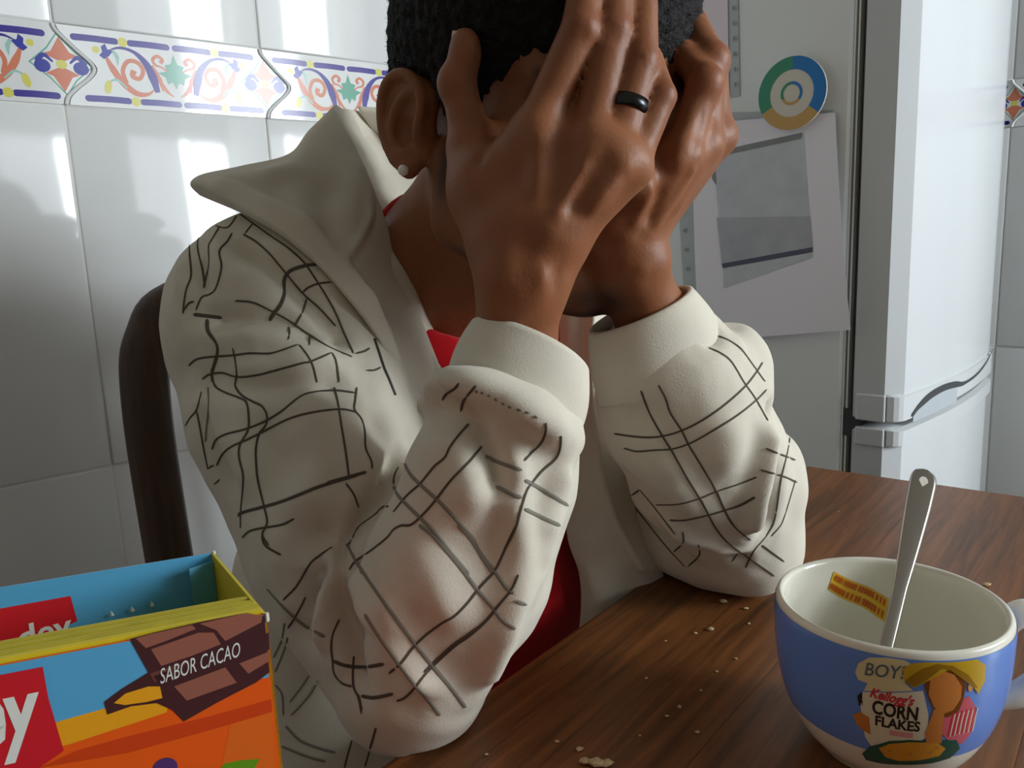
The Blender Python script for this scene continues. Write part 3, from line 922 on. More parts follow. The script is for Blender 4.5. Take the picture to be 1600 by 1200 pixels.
# red logo patch with its lettering
fp.poly([fpix(67, 1041), fpix(76, 1090), fpix(100, 1172), fpix(60, 1200), (xl, -.09), (xl, fpix(0, 1052)[1])], M_red, 7, fpix(20, 1130))
ftext('dey', 61, 1098, 91, 1092, 98, M_wht, 9, .12, .62, .03, 'RIGHT')
fp.ell(*fpix(258, 1200), .0035, .0035, mat('print_violet', srgb(84, 50, 110), rough=.45), 5)
fp.poly(PX([(340, 1205), (352, 1192), (378, 1187), (406, 1185), (396, 1202), (380, 1215)]), mat('print_leaf', srgb(96, 150, 20), rough=.45), 5)
fp.build('front_print', lambda x, y, e: tuple(bA+dF*x+np.array([0, 0, y])+nF*e), front, .00004)
# print on the inside of the back panel
def bpix(px, py):
    q = onplane(px, py, bB+nF*tk, nF); return ((q-bB)@dF, q[2]-ZT)
bp_ = Flat()
bp_.poly([bpix(110, 931), bpix(121, 970), bpix(60, 1000), (xl, bpix(0, 1000)[1]), (xl, bpix(0, 955)[1])], M_red, 0)
a = bpix(112, 974); b = bpix(60, 988); dd = np.array(a)-np.array(b)
t = Flat(); t.text('dey', 0, 0, abs(bpix(90, 940)[1]-bpix(90, 975)[1]), M_wht, 1, .12, math.atan2(dd[1], -dd[0]), 1.0, .02, 'RIGHT')
bp_.add([(a[0]-x, a[1]+y) for x, y, l in t.V], t.F, M_wht, 1)
bp_.build('back_print', lambda x, y, e: tuple(bB+dF*x+np.array([0, 0, y])+nF*(tk+e)), back, .0001)
# torn perforation flecks along the back panel
for k, (px, py) in enumerate(((175, 962), (207, 955), (238, 947), (318, 928))):
    c = onplane(px, py, bB+nF*.002, nF)
    mesh_obj('torn_fleck', [tuple(c-dF*.0009), tuple(c+dF*.0009), tuple(c+np.array([0, 0, .0022])+nF*.0006), tuple(c+nF*.0005)], [(0, 1, 2), (0, 2, 3), (1, 3, 2), (0, 3, 1)], M_wht, back)

# ------------------------------------------------------------------ mug
M_cer = mat('mug_ceramic', srgb(224, 222, 208), rough=.12, spec=.5)
M_band = mat('mug_blue_band', srgb(100, 138, 212), rough=.14, spec=.5)
RM = .0575
mcen = at(1390, 934, 1250*2*RM/340)
MH = mcen[2]-TZ
mug = empty('mug', (mcen[0], mcen[1], TZ))
tag(mug, 'large blue and cream cereal mug with a spoon in it, on the table', 'mug')
outp = [(0.0005, .004), (.026, .004), (.029, .000), (.033, .0005), (.036, .004), (.0435, .013), (.050, .026), (.0545, .041), (.0568, .058), (RM, .075), (RM-.0002, MH-.004), (RM-.0009, MH-.0012), (RM-.0024, MH)]
inn = [(RM-.0042, MH-.0012), (RM-.0050, MH-.005), (.0518, .058), (.049, .040), (.043, .024), (.032, .012), (.016, .0085), (.0005, .008)]
pf = np.array(crom(outp, 70)); pi_ = np.array(crom(inn, 36))
V, Fc = lathe(np.vstack([pf, pi_]), 96)
ml = np.array([mcen[0], mcen[1], TZ])
mesh_obj('body', np.array(V)+ml, Fc, M_cer, mug, True)
ORr = np.array(crom(outp, 300))
def mug_r(z):
    s = ORr[ORr[:, 1].argsort()]; m = s[:, 0] > .028
    return np.interp(z, s[m][:, 1], s[m][:, 0])
tocam = math.atan2(CAMP[1]-mcen[1], CAMP[0]-mcen[0])
def mug_pt(arc, z, e):
    """arc: metres to the right of the point facing the camera, along the wall"""
    r = mug_r(z); a = tocam+arc/RM
    return (ml[0]+(r+e)*math.cos(a), ml[1]+(r+e)*math.sin(a), TZ+z)
# blue band
V = []; Fc = []
zs = np.linspace(.026, MH-.0036, 26); sg = 96
for z in zs:
    for k in range(sg):
        V.append(mug_pt(2*math.pi*RM*k/sg, z, .00025))
for i in range(len(zs)-1):
    for k in range(sg):
        k2 = (k+1) % sg; Fc.append((i*sg+k, i*sg+k2, (i+1)*sg+k2, (i+1)*sg+k))
band = mesh_obj('blue_band', V, Fc, M_band, mug, True)
# handle
hd = math.radians(-4)
hdir = math.cos(hd)*rgt+math.sin(hd)*np.array([0, 1, 0]); hdir[2] = 0; hdir /= np.linalg.norm(hdir)
def hp(r, z): return ml+hdir*r+np.array([0, 0, z])
hpth = crom([hp(RM+.0005, MH-.019), hp(RM+.008, MH-.010), hp(RM+.022, MH-.010), hp(RM+.030, MH-.022), hp(RM+.027, MH-.040), hp(RM+.014, MH-.054), hp(RM-.0015, MH-.060)], 40)
V, Fc = tube(hpth, np.interp(np.linspace(0, 1, 40), [0, .12, .5, .88, 1], [.0045, .0060, .0058, .0060, .0045]), 16, True, flat=1.25)
mesh_obj('handle', V, Fc, M_cer, mug, True)
# picture printed on the mug (metres; x to the right, y = height)
def mpix(px, py):
    """pixel -> (arc, z) on the mug wall"""
    best = None
    q = ray(px, py)
    lo, hi = .30, .46
    # march to the outer wall
    for d in np.linspace(lo, hi, 800):
        p = CAMP+q*d; dx = p[0]-ml[0]; dy = p[1]-ml[1]; z = p[2]-TZ
        if z < .004: break
        if math.hypot(dx, dy) <= mug_r(z):
            a = math.atan2(dy, dx)-tocam
            a = (a+math.pi) % (2*math.pi)-math.pi
            return (a*RM, min(z, MH-.0042))
    return (0.02, .02)
pm = Flat()
MPX = lambda L: [mpix(*q) for q in L]
zi = lambda x, y: (1320+x/6, 1000+y/6)          # coordinates of a 6x enlargement of the print
Z6 = lambda L: MPX([zi(*q) for q in L])
def pmat(n, *c): return mat('mug_print_'+n, srgb(*c), rough=.16)
cream = pmat('cream', 216, 206, 160); straw = pmat('straw', 196, 158, 36); tan = pmat('tan', 198, 124, 60)
tan2 = pmat('light_tan', 212, 150, 84); hairb = pmat('brown', 120, 66, 24); pink = pmat('pink', 206, 96, 110); redp = pmat('red', 204, 44, 60)
grn = pmat('green', 28, 84, 70); blk = pmat('black', 34, 32, 30); gry = pmat('slate', 92, 108, 118); amb = pmat('amber', 214, 150, 44); whp = pmat('white', 220, 214, 190)
pm.poly(Z6([(100, 300), (130, 215), (230, 160), (400, 145), (560, 165), (640, 230), (600, 330), (560, 400), (640, 470), (420, 480), (180, 470), (215, 400), (130, 370)]), cream, 0)
pm.poly(Z6([(170, 480), (730, 470), (780, 700), (770, 900), (640, 980), (250, 990), (190, 900), (150, 620)]), whp, 1)
pm.poly(Z6([(120, 520), (165, 480), (170, 610), (135, 610)]), blk, 1)
pm.poly(Z6([(80, 690), (150, 670), (230, 720), (245, 880), (170, 840), (110, 780)]), tan, 3)
# straw hat, head, neck, striped shirt
pm.poly(Z6([(930, 640), (1060, 560), (1160, 520), (1215, 620), (1220, 740), (1170, 880), (1090, 970), (960, 930), (890, 860)]), pink, 1)
for k in range(6):
    x = 960+k*42
    pm.line(Z6([(x, 900-k*10), (x+25, 790-k*12), (x+50, 680-k*12)]), .0008, redp, 2)
    pm.line(Z6([(x+20, 900-k*10), (x+45, 790-k*12), (x+70, 690-k*12)]), .0006, whp, 2)
pm.poly(Z6([(770, 290), (900, 240), (1080, 320), (1130, 420), (1100, 560), (1060, 660), (960, 720), (860, 690), (790, 570), (745, 430)]), hairb, 3)
pm.poly(Z6([(800, 330), (900, 280), (1020, 320), (1090, 430), (1080, 540), (1010, 650), (900, 690), (830, 620), (780, 500)]), tan, 4)
pm.ell(*mpix(*zi(1170, 430)), .0014, .0026, tan2, 5)
pm.poly(Z6([(830, 640), (930, 660), (910, 800), (900, 960), (760, 970), (750, 870), (790, 760)]), tan, 4)
pm.poly(Z6([(540, 260), (640, 210), (760, 165), (920, 180), (980, 120), (1090, 90), (1220, 120), (1310, 230), (1300, 380), (1240, 500), (1200, 440), (1130, 350), (1000, 280), (860, 255), (770, 300), (730, 400), (640, 440), (560, 380)]), straw, 6, mpix(*zi(1050, 210)))
pm.poly(Z6([(560, 375), (640, 432), (725, 395), (770, 300), (860, 255), (1000, 280), (1130, 350), (1200, 440), (1235, 440), (1150, 320), (1010, 235), (860, 215), (720, 262), (620, 330)]), pmat('straw_shade', 150, 112, 26), 7, mpix(*zi(930, 235)))
# bowl of flakes
pm.poly(Z6([(165, 1060), (240, 990), (420, 940), (600, 930), (900, 930), (1040, 930), (1070, 1010), (980, 1100), (800, 1150), (560, 1165), (330, 1150), (200, 1120)]), grn, 3)
pm.poly(Z6([(320, 1010), (420, 965), (600, 950), (850, 950), (940, 1010), (880, 1080), (700, 1120), (500, 1125), (380, 1090)]), amb, 4)
for k, (x, y) in enumerate(((420, 1030), (520, 990), (610, 1060), (700, 1000), (800, 1050), (760, 970), (860, 1000), (480, 1080))):
    pm.ell(*mpix(*zi(x, y)), .0011, .0008, tan2 if k % 2 else tan, 5, rot=k)
def mtext(txt, x, y, h6, m, layer, width6, shear=0, bold=0, rot=0):
    a = mpix(*zi(x, y)); h = abs(mpix(*zi(x, y-h6/2))[1]-mpix(*zi(x, y+h6/2))[1])
    wd = abs(mpix(*zi(x-width6/2, y))[0]-mpix(*zi(x+width6/2, y))[0])
    t = Flat(); t.text(txt, 0, 0, h, m, layer, shear, 0, 1, bold)
    xs = [v[0] for v in t.V]; s = wd/(max(xs)-min(xs))
    ca, sa = math.cos(rot), math.sin(rot)
    pm.add([(a[0]+(vx*s)*ca-vy*sa, a[1]+vx*s*sa+vy*ca) for vx, vy, l in t.V], t.F, m, layer)
mtext('BOY!', 375, 285, 120, gry, 4, 390, .3, .01, .10)
mtext("Kellogg's", 450, 535, 90, redp, 4, 420, .35, .03, -.06)
mtext('CORN', 470, 660, 125, blk, 4, 430, 0, .03, -.02)
mtext('FLAKES', 495, 785, 90, blk, 4, 420, 0, .03, 0)
pm.rect(*(mpix(*zi(420, 885))), *(mpix(*zi(640, 868))), pmat('rose', 214, 150, 150), 3)
pm.refine(.0022)
pm.build('mug_print', lambda x, y, e: mug_pt(x, y, .0003+e), band, .00005)
# yellow strip printed inside the back wall
def inner_r(z):
    s = pi_[pi_[:, 1].argsort()]; return np.interp(z, s[:, 1], s[:, 0])
def ipt(px, py, e=0):
    q = ray(px, py); last = None
    inside = False
    for d in np.linspace(.34, .55, 1400):
        p = CAMP+q*d; r = math.hypot(p[0]-ml[0], p[1]-ml[1]); z = p[2]-TZ
        if z > MH: continue
        if not inside and r < inner_r(min(z, MH))-.001: inside = True
        if inside and r >= inner_r(z)-.0004-e: return p
    return CAMP+q*.45
M_istrip = pmat('strip_yellow', 222, 176, 48); M_itext = pmat('strip_red', 190, 84, 30)
tp = crom([(1303, 893), (1330, 907), (1360, 919), (1388, 936)], 24); bt = crom([(1294, 921), (1318, 936), (1350, 950), (1382, 972)], 24)
V = []; Fc = []
for i in range(24):
    for j in range(5):
        q = tp[i]*(1-j/4)+bt[i]*j/4; V.append(tuple(ipt(q[0], q[1])))
for i in range(23):
    for j in range(4): Fc.append((i*5+j, i*5+j+1, (i+1)*5+j+1, (i+1)*5+j))
strip = mesh_obj('inside_strip', V, Fc, M_istrip, mug, True)
strip['label'] = 'yellow strip with two lines of red lettering too small to read'
V = []; Fc = []
rr_ = random.Random(3)
for row, (j0, j1) in enumerate(((.10, .38), (.60, .90))):
    x = .06 if row == 0 else .02
    while x < .95:
        w = rr_.uniform(.022, .04)
        i0 = x*23; i1 = min((x+w), .99)*23
        def q(ii, jj):
            a = np.array([np.interp(ii, range(24), tp[:, 0]), np.interp(ii, range(24), tp[:, 1])]); b = np.array([np.interp(ii, range(24), bt[:, 0]), np.interp(ii, range(24), bt[:, 1])])
            p = a*(1-jj)+b*jj; return tuple(ipt(p[0], p[1], .0004))
        o = len(V); V += [q(i0, j0), q(i0, j1), q(i1, j1), q(i1, j0)]; Fc.append((o, o+1, o+2, o+3))
        x += w+(.012 if rr_.random() < .75 else .035)
mesh_obj('strip_lettering', V, Fc, M_itext, strip)

# ------------------------------------------------------------------ spoon
M_steel = mat('brushed_steel', srgb(176, 172, 164), rough=.24, metal=1, spec=.5)
cbk = np.array(at(1424, 882, .470)); 
# lowest point of the handle sits in the mug, upper part rests on the back of the rim
p_top = at(1446, 735, .492); p_mid = at(1414, 880, .452); p_low = at(1387, 1000, .420)
ax = p_top-p_low; Ls = np.linalg.norm(ax); ax /= Ls
sn = np.cross(ax, rgt); sn /= np.linalg.norm(sn)
if sn@fwd > 0: sn = -sn
sw = np.cross(sn, ax); sw = sw if sw@rgt > 0 else -sw
spoon = empty('spoon', tuple(p_low-ax*.03))
tag(spoon, 'steel spoon with a slotted handle standing in the mug', 'spoon')
# handle outline (s along the axis from the top end, half width)
hs = np.concatenate([np.linspace(0, .06, 14), np.linspace(.08, 1, 26)]); Lh = Ls+.012
prof_w = np.interp(hs*Lh, [0, .0004, .001, .002, .0035, .005, .0075, .012, .03, .06, .09, Lh], [.0008, .0025, .0038, .0052, .0062, .0068, .0073, .0075, .0070, .0054, .0036, .0031])
V = []; Fc = []
hole0, hole1 = .0055, .0175
for i, h_ in enumerate(hs):
    c = p_top-ax*(h_*Lh)+sn*(.0016*math.sin(h_*3.0))
    for (k, zt) in ((-1, .6), (-.75, 1), (0, .72), (.75, 1), (1, .6)):
        V.append(tuple(c+sw*prof_w[i]*k+sn*.0011*zt))
    for k in (1, 0, -1): V.append(tuple(c+sw*prof_w[i]*k-sn*.0009))
for i in range(39):
    for k in range(8):
        k2 = (k+1) % 8; Fc.append((i*8+k, (i+1)*8+k, (i+1)*8+k2, i*8+k2))
Fc.append(tuple(range(8))); Fc.append(tuple(reversed(range(39*8, 40*8))))
mesh_obj('handle', V, Fc, M_steel, spoon, True)
# slot in the handle end: flat filled face with its shine put into the colour
cs = p_top-ax*.0125+sn*.0013
V = []
for a in np.linspace(0, 2*math.pi, 24, endpoint=False): V.append(tuple(cs+sw*.0026*math.cos(a)*(1-.25*math.sin(a)*-1)+ax*.0062*math.sin(a)))
mesh_obj('slot', V, [tuple(range(24))], mat('slot_shine', srgb(214, 210, 200), rough=.3), spoon)
# bowl
V = []; Fc = []
bc = p_top-ax*(Lh+.018)
nb = 20
for i in range(nb+1):
    t = i/nb; a = -1+2*t
    hw = .0125*math.sqrt(max(1-a*a, 0))*(1-.12*a)+.0012
    for k in range(9):
        s = -1+k/4
        V.append(tuple(bc-ax*a*.020+sw*hw*s-sn*.005*(1-s*s)*(1-a*a)))
for i in range(nb):
    for k in range(8): Fc.append((i*9+k, (i+1)*9+k, (i+1)*9+k+1, i*9+k+1))
sb_ = mesh_obj('bowl', V, Fc, M_steel, spoon, True)
md = sb_.modifiers.new('thickness', 'SOLIDIFY'); md.thickness = .001

# ------------------------------------------------------------------ crumbs on the table
M_cr = mat('crumb', srgb(180, 156, 118), rough=.9, noise=.15, nscale=300)
rc = random.Random(11)
crl = [(1110, 985, .0026, 'pale flat crumb'), (1130, 942, .0034, 'pale smeared flake'), (1541, 915, .0032, 'white flake behind the mug rim'), (1062, 1105, .0014, None), (1086, 990, .0013, None), (905, 1172, .0022, None), (932, 1197, .0042, None), (948, 1197, .0034, None), (914, 1193, .003, None), (1165, 952, .0018, None), (1170, 975, .0013, None), (1010, 1060, .0012, None), (870, 1160, .0014, None), (1042, 1120, .0013, None), (1150, 1030, .0012, None), (1095, 1080, .0011, None), (760, 1180, .0012, None), (1040, 1002, .001, None), (1120, 1050, .0012, None), (1000, 1150, .0010, None), (1090, 1145, .0016, None), (1250, 860, .0012, None), (1310, 800, .001, None), (1420, 850, .0010, None)]
for px, py, r, lb in crl:
    c = onz(px, py, TZ)
    bm = bmesh.new(); bmesh.ops.create_icosphere(bm, subdivisions=1, radius=r)
    for v in bm.verts:
        v.co = Vector((v.co.x*rc.uniform(.7, 1.4), v.co.y*rc.uniform(.6, 1.2), v.co.z*rc.uniform(.3, .55)))
    zmin = min(v.co.z for v in bm.verts)
    o = from_bm('crumb', bm, M_cr, None, False, Matrix.Translation((c[0], c[1], TZ-zmin)))
    tag(o, lb+' lying on the brown table' if lb else 'tiny pale crumb scattered on the brown table top', 'crumb', 'crumbs on the table')
# ================================================================== the man
M_skin = mat('brown_skin', srgb(150, 95, 62), rough=.5, spec=.35, vcol='tone', bump=.10, bscale=500, sub=.1)
M_hair = mat('black_hair', srgb(20, 18, 20), rough=.75, spec=.25, noise=.35, nscale=260, bump=1.0, bscale=420)
def clothmat(name, col, bump=.12):
    return mat(name, col, rough=.9, spec=.15, noise=.035, nscale=25, bump=bump, bscale=900, sheen=.15)
M_hood = clothmat('off_white_fleece', srgb(206, 200, 185))
M_cuff = clothmat('ribbed_cuff_cotton', srgb(210, 205, 190))
M_tee = clothmat('red_jersey', srgb(188, 14, 26), .2)
M_line = mat('plaid_line', srgb(88, 82, 72), rough=.9, spec=.1)
M_line2 = mat('plaid_line_pale', srgb(128, 126, 116), rough=.9, spec=.1)
M_jean = clothmat('dark_denim', srgb(44, 52, 74))

def caster(V, Q): return BVHTree.FromPolygons([tuple(v) for v in V], [tuple(int(i) for i in q) for q in Q])
def project(bv, pts, step=4.0, smooth=True):
    """pixel polyline -> runs of (point, normal) on the cloth"""
    P = np.asarray(pts, float)
    L = np.linalg.norm(np.diff(P, axis=0), axis=1).sum()
    n = max(int(L/step), 3)
    C = crom(P, n) if smooth and len(P) > 2 else np.array([P[0]+(P[-1]-P[0])*t for t in np.linspace(0, 1, n)])
    runs = [[]]; last = None
    for c in C:
        h = bv.ray_cast(Vector(CAMP), Vector(ray(*c)).normalized())
        if h[0] is None:
            if runs[-1]: runs.append([])
            last = None; continue
        q = np.array(h[0]); nn = np.array(h[1])
        if last is not None and np.linalg.norm(q-last) > .022: runs.append([])
        runs[-1].append((q, nn)); last = q
    return [r for r in runs if len(r) >= 2]
def folds(V, Q, strokes, scale=1.0):
    bv = caster(V, Q); N = vnormals(V, Q)
    D = np.zeros(len(V))
    for pts, w, amp in strokes:
        for r in project(bv, pts, 8):
            P = np.array([q for q, _ in r]); nm = np.mean([n for _, n in r], axis=0)
            d = seg_dist(V, P)
            wt = np.exp(-(d/w)**2)*(N @ nm > -.1)
            # fade at the ends
            e = np.minimum(np.linalg.norm(V-P[0], axis=1), np.linalg.norm(V-P[-1], axis=1))
            wt = wt*np.clip(e/(2.2*w), .25, 1)
            D += amp*scale*wt
    return V+N*D[:, None]

# head frame: face azimuth, pitch and roll
AZ, PT, RL = math.radians(28), math.radians(14), math.radians(2)
hF = np.array([math.sin(AZ)*math.cos(PT), -math.cos(AZ)*math.cos(PT), -math.sin(PT)])
hR = np.cross(hF, z3); hR /= np.linalg.norm(hR)
hU = np.cross(hR, hF)
hR, hU = math.cos(RL)*hR+math.sin(RL)*hU, -math.sin(RL)*hR+math.cos(RL)*hU
HC = at(842, 132, .505)
HA = np.array([hR, hF, hU])
def H(x, y, z): return HC+x*hR+y*hF+z*hU

B = SDF((-.30, .30, .768), (.30, .92, 1.26), .0021)
# ---- skull and face
B.ell(H(0, -.012, .022), (.074, .097, .088), HA, .01)
B.ell(H(0, .045, .022), (.060, .046, .058), HA, .02)
B.ell(H(0, .044, -.042), (.058, .048, .062), HA, .02)
B.ell(H(0, .040, -.082), (.048, .046, .040), HA, .02)
for s in (1, -1):
    B.cone(H(s*.056, .004, -.050), .016, H(s*.052, .012, -.084), .015, .018)
    B.cone(H(s*.052, .012, -.084), .015, H(s*.018, .074, -.108), .015, .018)
    B.ell(H(s*.048, .060, -.030), (.020, .024, .017), HA, .014)
    B.cone(H(s*.012, .090, .004), .008, H(s*.045, .074, .004), .007, .010)
    B.ell(H(s*.031, .096, -.013), (.017, .014, .011), HA, .012, 'sub')
    B.ell(H(s*.031, .078, -.013), (.0145, .0125, .0125), HA, .003)
    B.ell(H(s*.012, .100, -.047), (.0085, .010, .008), HA, .006)
B.cone(H(0, .089, -.006), .008, H(0, .112, -.042), .0105, .008)
B.ell(H(0, .084, -.108), (.022, .015, .018), HA, .014)
B.ell(H(0, .094, -.068), (.024, .008, .0055), HA, .005)
B.ell(H(0, .092, -.078), (.021, .008, .006), HA, .004)
# ---- ears
ES = .88
for s in (1, -1):
    def Ea(y, z, o=0):
        y *= ES; z *= ES
        return H(s*(.0745+.003-.50*(y-.012)*(1 if y < .012 else .2)+o), y-.006, z-.030)
    # dished plate of the ear
    for i, (y0, z0) in enumerate(crom([(.006, .026), (-.006, .027), (-.014, .019), (-.0165, .006), (-.0145, -.006), (-.009, -.016), (-.002, -.023)], 14)):
        B.cone(Ea(.008, z0*.8-.001, -.006), .0042, Ea(y0, z0, -.0035), .0040, .005)
    hel = [(.009, -.002), (.012, .012), (.009, .024), (.000, .0315), (-.011, .030), (-.0185, .021), (-.0205, .008), (-.0185, -.006), (-.013, -.018), (-.006, -.026)]
    hp_ = crom(hel, 26); pts = [Ea(y, z, .002) for y, z in hp_]
    B.chain(pts, [.0032]*26, .002)
    B.chain([Ea(-.006, -.024), Ea(.001, -.029, -.001), Ea(.006, -.024, -.002)], [.0050, .0058, .0045], .004)
    ah = crom([(.002, .022), (-.006, .015), (-.011, .004), (-.0105, -.008), (-.004, -.017), (.003, -.018)], 14)
    B.chain([Ea(y, z, .0010) for y, z in ah], [.0028]*14, .003)
    B.ell(Ea(.000, -.004, .004), (.0065, .0075, .0095), HA, .003, 'sub')
    B.ell(Ea(.011, -.006, .002), (.004, .003, .006), HA, .004)
# ---- neck, trunk
NB = np.array([-.045, .640, 1.000])
B.cone(H(0, -.022, -.060), .056, NB, .060, .02)
B.cone(H(.050, -.012, -.060), .014, NB+.01*BR+.055*BF+np.array([0, 0, -.03]), .011, .014)
B.ell(H(0, .030, -.105), (.032, .03, .020), HA, .02)
TA = np.array([BR, BF, z3])
SHR = at(392, 478, .555); SHL = at(905, 505, .80)
SM = (SHR+SHL)/2
B.cone(SHR*.9+SHL*.1, .036, SHL*.9+SHR*.1, .036, .02)
B.ell(SM+np.array([.005, 0, -.10]), (.12, .08, .13), TA, .02)
B.cone(SM+np.array([0, 0, -.1]), .09, SM+np.array([-.01, .05, -.2]), .09, .02)
B.cone(NB, .058, SM+np.array([0, 0, .0]), .07, .04)
# ---- arms
REL = at(690, 1030, .462); RWR = at(818, 428, .407); RFM = at(752, 700, .436)
LEL = at(1145, 815, .612); LWR = at(984, 408, .468)
B.chain([SHR, REL], [.028, .014], .01)
B.chain([REL, at(765, 760, .446), at(802, 545, .425), RWR], [.014, .019, .0210, .0222], .010)
B.chain([SHL, LEL], [.028, .016], .01)
B.chain([LEL, LEL*.6+LWR*.4, LWR*.80+LEL*.20, LWR], [.016, .022, .0220, .0188], .010)
# ---- hands.  joints are (px, py, depth) in the photograph's frame
def J(*q): return at(*q)
def finger(S, pts, rads, k=.0014):
    pts = [J(*p) for p in pts]
    S.chain(pts, rads, k)
    return pts
# right hand
RM_ = {'i': (838, 205, .3955), 'm': (922, 222, .389), 'r': (961, 244, .388), 'p': (985, 264, .3905)}
rc0 = {'i': (796, 340, .409), 'm': (828, 338, .402), 'r': (856, 345, .398), 'p': (876, 358, .398)}
for q, rr in (('i', .0125), ('m', .0125), ('r', .012), ('p', .0105)):
    B.cone(J(*rc0[q]), .0150, J(*RM_[q]), rr, .010)
# palm fill (towards the face) and wrist block
B.cone(J(822, 350, .416), .020, J(900, 262, .408), .019, .012)
B.cone(J(800, 372, .412), .019, J(860, 372, .403), .018, .012)
B.chain([J(818, 428, .407), J(826, 370, .406)], [.0226, .0225], .012)
# thenar and thumb
B.chain([J(783, 372, .414), J(762, 300, .420), J(741, 236, .424)], [.017, .0190, .0150], .012)
B.chain([J(770, 290, .412), J(812, 235, .404)], [.0150, .0110], .012)
RTH = finger(B, [(741, 236, .424), (716, 134, .422), (724, 66, .420)], [.0120, .0088, .0066], .005)
B.ell(J(706, 129, .421), (.0068, .0085, .0085), None, .006)
B.ell(J(731, 82, .418), (.0072, .0078, .0110), None, .005)
# fingers
RI = finger(B, [RM_['i'], (907, 46, .3840), (924, -60, .391), (936, -130, .404)], [.0106, .0096, .0087, .0074], .0008)
RMd = finger(B, [RM_['m'], (958, 46, .3875), (965, -70, .394), (968, -150, .406)], [.0102, .0093, .0085, .0074], .0008)
RR = finger(B, [RM_['r'], (1001, 94, .3890), (1003, 12, .394), (1003, -20, .398)], [.0094, .0087, .0079, .0072], .0008)
RP = finger(B, [RM_['p'], (1032, 152, .3915), (1014, 92, .401), (1000, 70, .412)], [.0083, .0077, .0070, .0064], .0008)
B.chain([J(858, 182, .402), J(918, 196, .396), J(958, 214, .394), J(984, 236, .395)], [.0085, .0085, .008, .0065], .006)
# knuckles and tendons of the right hand
for p, r in (((929, 218, .3850), .0088), ((966, 240, .3840), .0078), ((846, 196, .391), .0088), ((988, 260, .3880), .0065)):
    B.ell(J(*p), (r, r, r), None, .010)
for p, r in (((909, 48, .3825), .0090), ((959, 49, .3860), .0086), ((1003, 98, .3878), .0080), ((1034, 150, .3905), .0072)):
    B.ell(J(*p), (r, r, r), None, .002)
B.chain([J(866, 352, .3900), J(892, 312, .3850), J(922, 250, .3815)], [.0030, .0030, .0035], .008)
B.chain([J(880, 360, .3890), J(930, 305, .3825), J(968, 262, .3785)], [.0030, .0030, .0030], .009)
B.chain([J(838, 346, .3930), J(845, 290, .3880), J(844, 220, .3850)], [.0025, .0025, .003], .010)
B.ell(J(868, 360, .3905), (.0085, .0085, .0085), None, .012)
# left hand
LM_ = {'p': (1064, 240, .437), 'r': (1096, 226, .450), 'm': (1114, 216, .466), 'i': (1114, 214, .486)}
lc0 = {'p': (968, 350, .452), 'r': (992, 346, .458), 'm': (1006, 346, .468), 'i': (1008, 348, .480)}
for q, rr in (('p', .0105), ('r', .0115), ('m', .012), ('i', .0118)):
    B.cone(J(*lc0[q]), .0140, J(*LM_[q]), rr, .010)
B.cone(J(960, 352, .458), .0160, J(1050, 252, .452), .015, .012)
B.cone(J(975, 352, .476), .018, J(1060, 240, .476), .018, .012)
B.chain([J(1058, 150, .470), J(1050, 200, .466), J(1040, 250, .464)], [.012, .016, .016], .010)
B.chain([J(984, 408, .468), J(978, 360, .466)], [.0186, .0205], .012)
B.ell(J(1019, 405, .462), (.0085, .0085, .0090), None, .010)
LP = finger(B, [LM_['p'], (1100, 130, .436), (1068, 86, .449), (1046, 62, .462)], [.0098, .0086, .0078, .0068])
LR = finger(B, [LM_['r'], (1110, 96, .449), (1086, 48, .460), (1060, 10, .472)], [.0110, .0096, .0086, .0074])
LMd = finger(B, [LM_['m'], (1108, 92, .466), (1082, 36, .478), (1050, -10, .488)], [.0112, .0100, .0088, .0076])
LI = finger(B, [LM_['i'], (1104, 104, .488), (1076, 44, .498), (1044, 0, .506)], [.0112, .0098, .0086, .0076])
for p, r in (((1104, 128, .433), .0088), ((1113, 94, .446), .0088), ((1124, 212, .466), .0100), ((1102, 224, .446), .009), ((1068, 236, .433), .008)):
    B.ell(J(*p), (r, r, r), None, .007)
B.chain([J(1012, 366, .455), J(1050, 312, .449), J(1092, 240, .442)], [.0030, .0030, .003], .008)
B.chain([J(994, 362, .450), J(1018, 318, .4440), J(1058, 256, .4300)], [.0030, .0030, .003], .009)
B.chain([J(978, 368, .486), J(990, 290, .500), J(1010, 220, .516), J(1016, 160, .522)], [.016, .0145, .0115, .0090], .010)
Vb, Qb = B.mesh(1)
del B
